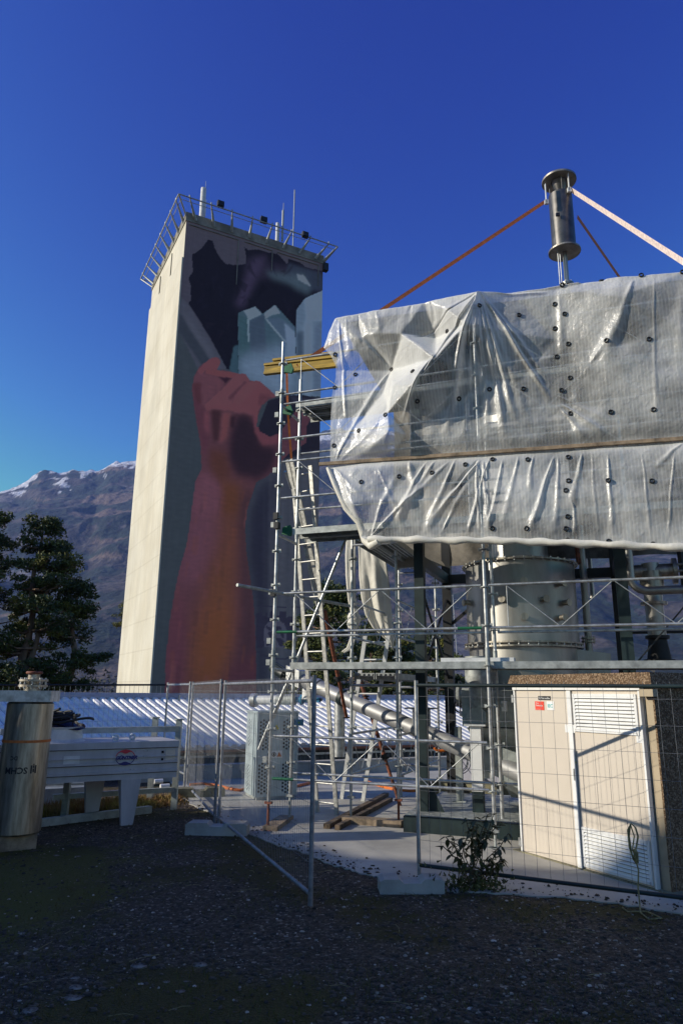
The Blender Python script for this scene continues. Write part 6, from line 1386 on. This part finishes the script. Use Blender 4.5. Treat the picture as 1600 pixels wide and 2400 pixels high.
# steel cylinders
cyc = at(56, 1800, 8.95); cyc = Vector((cyc.x, cyc.y, 0)); cr = .268
def cylinder(c, label, full=True):
    t_ = thing('steel_cylinder', label, 'cylinder', c, 'upright steel cylinders'); ztc = at(60, 1650, 8.7).z
    mb = MB(); mb.lathe(c, [(0, .16), (cr-.02, .16), (cr, .18), (cr, ztc), (cr-.02, ztc+.02), (0, ztc+.02)], 48); mb.build('shell', M['stainless_worn'], t_)
    mb = MB(); mb.box(c+UZ*.08, (.42, .35, .16), cd); mb.build('foot', M['wood'], t_)
    mb = MB(); mb.lathe(c, [(cr+.003, 1.185), (cr+.006, 1.185), (cr+.006, 1.215), (cr+.003, 1.215)], 48); mb.build('strap', M['orange'], t_)
    return t_, ztc
cy1, ztc = cylinder(cyc, 'stainless upright cylinder with upside down lettering at the left edge')
cy2, _ = cylinder(cyc+Vector((-.66, -.12, 0)), 'stainless cylinder cut off by the left edge')
mb = MB(); mb.box(cyc+Vector((-.33, -.05, ztc+.09)), (1.22, .56, .13), Vector((1, .18, 0))); mb.build('top_bracket', M['galv'], cy1)
mb = MB(); mb.lathe(cyc, [(.10, ztc+.1), (.10, ztc+.20), (.17, ztc+.2), (.17, ztc+.225), (.09, ztc+.235), (.09, ztc+.265), (.17, ztc+.265), (.17, ztc+.29), (.07, ztc+.30), (.07, ztc+.36), (.0, ztc+.36)], 28, smooth=False); mb.build('neck_flange', M['stainless_worn'], cy1)
mb = MB()
for k in range(10): a = k*math.pi/5; q = cyc+Vector((math.cos(a)*.145, math.sin(a)*.145, ztc+.18)); mb.tube(q, q+UZ*.13, .012, 6)
mb.build('bolts', M['galv'], cy1)
mb = MB(); mb.torus(cyc+UZ*(ztc+.37), UZ, .08, .02, 18, 6); mb.build('ring_handle', M['rust'], cy1)
def cyl_text(txt, size, px, py, m, bold=.002, fwdtext=False):
    v, f = text2d(txt, size, bold); d0 = ray(px, py); rr_ = cr+.003
    o = O-cyc; A_ = d0.x**2+d0.y**2; B_ = 2*(o.x*d0.x+o.y*d0.y); C_ = o.x**2+o.y**2-rr_**2; D_ = max(0, B_*B_-4*A_*C_); p = O+d0*((-B_-math.sqrt(D_))/(2*A_))
    th = math.atan2(p.y-cyc.y, p.x-cyc.x); mb = MB()
    mb.add([(cyc.x+rr_*math.cos(th-x/rr_), cyc.y+rr_*math.sin(th-x/rr_), p.z-y) for x, y in v], f); mb.build('lettering', m, cy1)
cyl_text('SCHM', .098, 66, 1799, M['ink'], .003); cyl_text('DC', .062, 43, 1773, M['ink'], .001)
# logo block: three bars and a notched square
for dz, wd_ in ((0, .045), (.022, .045), (-.03, .05)):
    v = [(-wd_/2, -.008), (wd_/2, -.008), (wd_/2, .008), (-wd_/2, .008)]
d0 = ray(79, 1803); th = None
o_ = O-cyc; A_ = d0.x**2+d0.y**2; B_ = 2*(o_.x*d0.x+o_.y*d0.y); C_ = o_.x**2+o_.y**2-(cr+.003)**2; p = O+d0*((-B_-math.sqrt(max(0, B_*B_-4*A_*C_)))/(2*A_)); th = math.atan2(p.y-cyc.y, p.x-cyc.x)
mb = MB()
for dx, dz, w_, h in ((-.025, .0, .018, .09), (.0, .03, .018, .03), (.0, -.012, .018, .04), (.025, .0, .018, .09), (0, .056, .016, .012)):
    q = [(dx-w_/2, dz-h/2), (dx+w_/2, dz-h/2), (dx+w_/2, dz+h/2), (dx-w_/2, dz+h/2)]
    mb.add([(cyc.x+(cr+.003)*math.cos(th+x/cr), cyc.y+(cr+.003)*math.sin(th+x/cr), p.z+z) for x, z in q], [(0, 1, 2, 3)])
mb.build('logo_mark', M['ink'], cy1)

# ============================================================ BUSH
bc = gp(1105, 2088); bu = thing('leafy_bush', 'small dark leafy shrub growing through the mesh fence left of the kiosk', 'shrub', bc)
random.seed(12)
lf = MB(); lf.add([(0, 0, 0), (.016, .02, .006), (.02, .045, 0), (0, .085, -.012), (-.02, .045, 0), (-.016, .02, .006), (0, .045, -.008)], [(0, 1, 6), (1, 2, 6), (2, 3, 6), (3, 4, 6), (4, 5, 6), (5, 0, 6)], True); lfm = lf.mesh('leaf', M['leaf'])
smb = MB(); nl = 0
for k in range(20):
    a = random.uniform(-1, 1); top = at(1118+a*88+random.uniform(-12, 12), random.choice([1900, 1915, 1935, 1955, 1985])+abs(a)*35+random.uniform(-10, 20), bc.y+random.uniform(-.15, .25))
    base = bc+Vector((random.uniform(-.14, .14), random.uniform(-.05, .1), 0)); mid = base.lerp(top, .5)+Vector((random.uniform(-.05, .05), 0, .06)); pts = [base, mid, top]
    smb.path([base, base.lerp(mid, .5), mid, mid.lerp(top, .5), top], .005, 5)
    for j in range(11):
        f = .42+.58*j/10; p = base.lerp(mid, f*2) if f < .5 else mid.lerp(top, f*2-1)
        d = Vector((random.uniform(-1, 1), random.uniform(-.8, .5), random.uniform(-.9, .4))).normalized()
        o = inst('leaf', lfm, bu, p, d.to_track_quat('Y', 'Z')); sc_ = random.uniform(.6, 1.25); o.scale = (sc_, sc_, sc_)
smb.build('stems', M['stem'], bu, kind='stuff')
lb = MB()
for k in range(420):
    p = bc+Vector((random.gauss(0, .16), random.gauss(0, .06), abs(random.gauss(.03, .08)))); d = Vector((random.gauss(0, 1), random.gauss(0, 1), random.gauss(.5, .6))).normalized()*.05; e = d.cross(Vector((random.gauss(0, 1), 1, 0))).normalized()*.012
    lb.add([p-e, p+e, p+d], [(0, 1, 2)])
lb.build('undergrowth', M['leaf'], bu, kind='stuff')

# ============================================================ GROUND DETAIL
random.seed(5)
def onslab(x, y):
    # inside polygon test against slab outline
    ins = False; n = len(ep)
    for i in range(n):
        a, b = ep[i], ep[(i+1) % n]
        if (a.y > y) != (b.y > y) and x < (b.x-a.x)*(y-a.y)/(b.y-a.y)+a.x: ins = not ins
    return ins
def pebbles(n, rmin, rmax, fn, name, m, nside=5, flat=.55):
    mb = MB(); c = 0
    while c < n:
        x, y = fn()
        if inmoss(x, y) and random.random() < .72: c += 1; continue
        r_ = rmin+(rmax-rmin)*random.random()**3; z = .016 if onslab(x, y) else .002; a0_ = random.uniform(0, 6.3); h = r_*flat*random.uniform(.7, 1.3); el = random.uniform(.6, 1.5)
        ringp = [(x+math.cos(a0_+k*2*math.pi/nside)*r_*el*random.uniform(.8, 1.2), y+math.sin(a0_+k*2*math.pi/nside)*r_*random.uniform(.8, 1.2), z) for k in range(nside)]
        ring2 = [(x+(px_-x)*.65, y+(py_-y)*.65, z+h*random.uniform(.7, 1.1)) for px_, py_, _ in ringp]
        mb.add(ringp+ring2, [(k, (k+1) % nside, nside+(k+1) % nside, nside+k) for k in range(nside)]+[tuple(range(nside, 2*nside))]); c += 1
    return mb.build(name, m, kind='stuff')
MZONE = ((-.15, 3.75, .75, 1.1), (-3.3, 7.2, .62, .45), (-.9, 4.6, .9, 1.2), (1.3, 3.4, .9, 1.2))
def inmoss(x, y): return min(math.hypot((x-a)*c, (y-b)*d) for a, b, c, d in MZONE)+.5*noise.noise(Vector((x*1.6, y*1.6, 3))) < .75
def near():
    y = 3.0+9.5*random.random()**1.6; x = random.uniform(-.55, .56)*y
    while onslab(x, y): y = 3.0+9.5*random.random()**1.6; x = random.uniform(-.55, .56)*y
    return x, y
def nearedge():
    while True:
        i = random.randrange(len(ep)-6); p = ep[i]; x, y = p.x+random.gauss(0, .12), p.y+abs(random.gauss(0, .22))-.05
        return x, y
M['g1'] = mat('gravel_grey', (.095, .07, .048), .8, 0, .3, 13); M['g2'] = mat('gravel_pale', (.40, .33, .26), .8, 0, .45, 9); M['g3'] = mat('gravel_dark', (.042, .030, .020), .75, 0, .3, 13)
pebbles(16000, .006, .022, near, 'gravel_stones', M['g1']); pebbles(3600, .004, .016, near, 'pale_gravel', M['g2']); pebbles(7000, .006, .024, near, 'dark_gravel', M['g3'])
pebbles(650, .006, .022, nearedge, 'spilled_gravel', M['g3'])
CL = ['largest flat pale cobble, left of the bottom centre', 'long pale cobble at the bottom centre, right of the largest one', 'lowest stone of the short row at the lower left', 'third stone down in the short row at the lower left', 'second stone down in the short row at the lower left', 'small round cobble below the long pale one', 'small cobble to the right of the small round one', 'cobble just behind the largest flat one', 'small cobble nearest the bottom edge at the centre', 'small pale cobble directly below the long one', 'white cobble on the grass right of the steel cylinder foot', 'second white cobble right of the first by the cylinder', 'pale stone right of the near fence post', 'small stone in the gravel right of the centre', 'pale stone by the left edge below the grass patch', 'pale cobble in the bottom left corner']
for k, (px, py, r_) in enumerate(((325, 2265, .055), (470, 2262, .05), (172, 2340, .05), (180, 2315, .045), (176, 2292, .032), (391, 2301, .026), (424, 2323, .03), (345, 2238, .03), (408, 2365, .02), (437, 2300, .02), (133, 2005, .035), (184, 2007, .03), (858, 2150, .03), (905, 2248, .018), (52, 2187, .03), (70, 2370, .05))):
    c = gp(px, py); r_ *= .66; mb = MB(); mb.lathe(c+UZ*-.004, [(r_*1.25, 0), (r_*1.2, r_*.25), (r_*.7, r_*.45), (0, r_*.5)], 9)
    for i, v in enumerate(mb.v): mb.v[i] = (v[0]+random.uniform(-.2, .2)*r_+ (v[0]-c.x)*random.uniform(.1, .5), v[1]+random.uniform(-.22, .22)*r_, v[2])
    tag(mb.build('cobble', M['stone']), CL[k], 'stone', 'pale cobbles in the gravel')
# grass tufts
gm_ = MB()
for k in range(26000):
    x, y = near(); 
    if noise.fractal(Vector((x*.55, y*.55, 0)), 1, 2, 3) < .12 and not inmoss(x, y) and not (x < -1.8 and y < 9): continue
    p = Vector((x, y, 0)); h = random.uniform(.012, .045); d = Vector((random.gauss(0, .02), random.gauss(0, .02), h)); e = Vector((random.uniform(-1, 1), random.uniform(-1, 1), 0)).normalized()*.003
    gm_.add([p-e, p+e, p+d], [(0, 1, 2)])
gm_.build('grass', M['grass'], kind='stuff')
wd = MB()
for k in range(5200):
    f = random.random(); a = gp(95, 1915).lerp(gp(395, 1888), f)+Vector((random.gauss(0, .12), random.uniform(-.1, .9), 0)); h = random.uniform(.04, .20)*(1-.5*f)
    d = Vector((random.gauss(0, .05), random.gauss(0, .05), h)); e = Vector((random.uniform(-1, 1), random.uniform(-1, 1), 0)).normalized()*random.uniform(.004, .012); wd.add([a-e, a+e, a+d*.6+e, a+d], [(0, 1, 2, 3)])
wd.build('dry_weeds', M['weed'], kind='stuff')
# dry twigs
tw_ = MB()
for k in range(70):
    x, y = near(); a = random.uniform(0, 3.14); l = random.uniform(.05, .22); p = Vector((x, y, .012)); q = p+Vector((math.cos(a)*l, math.sin(a)*l, .004)); tw_.path([p, p.lerp(q, .5)+Vector((.01, .012, .005)), q], .002, 4)
tw_.build('dry_twigs', M['rope'], kind='stuff')

# sky cyc settings
SC.cycles.max_bounces = 8; SC.cycles.transparent_max_bounces = 24; SC.cycles.volume_bounces = 0
SC.cycles.volume_step_rate = 4; SC.cycles.volume_max_steps = 64
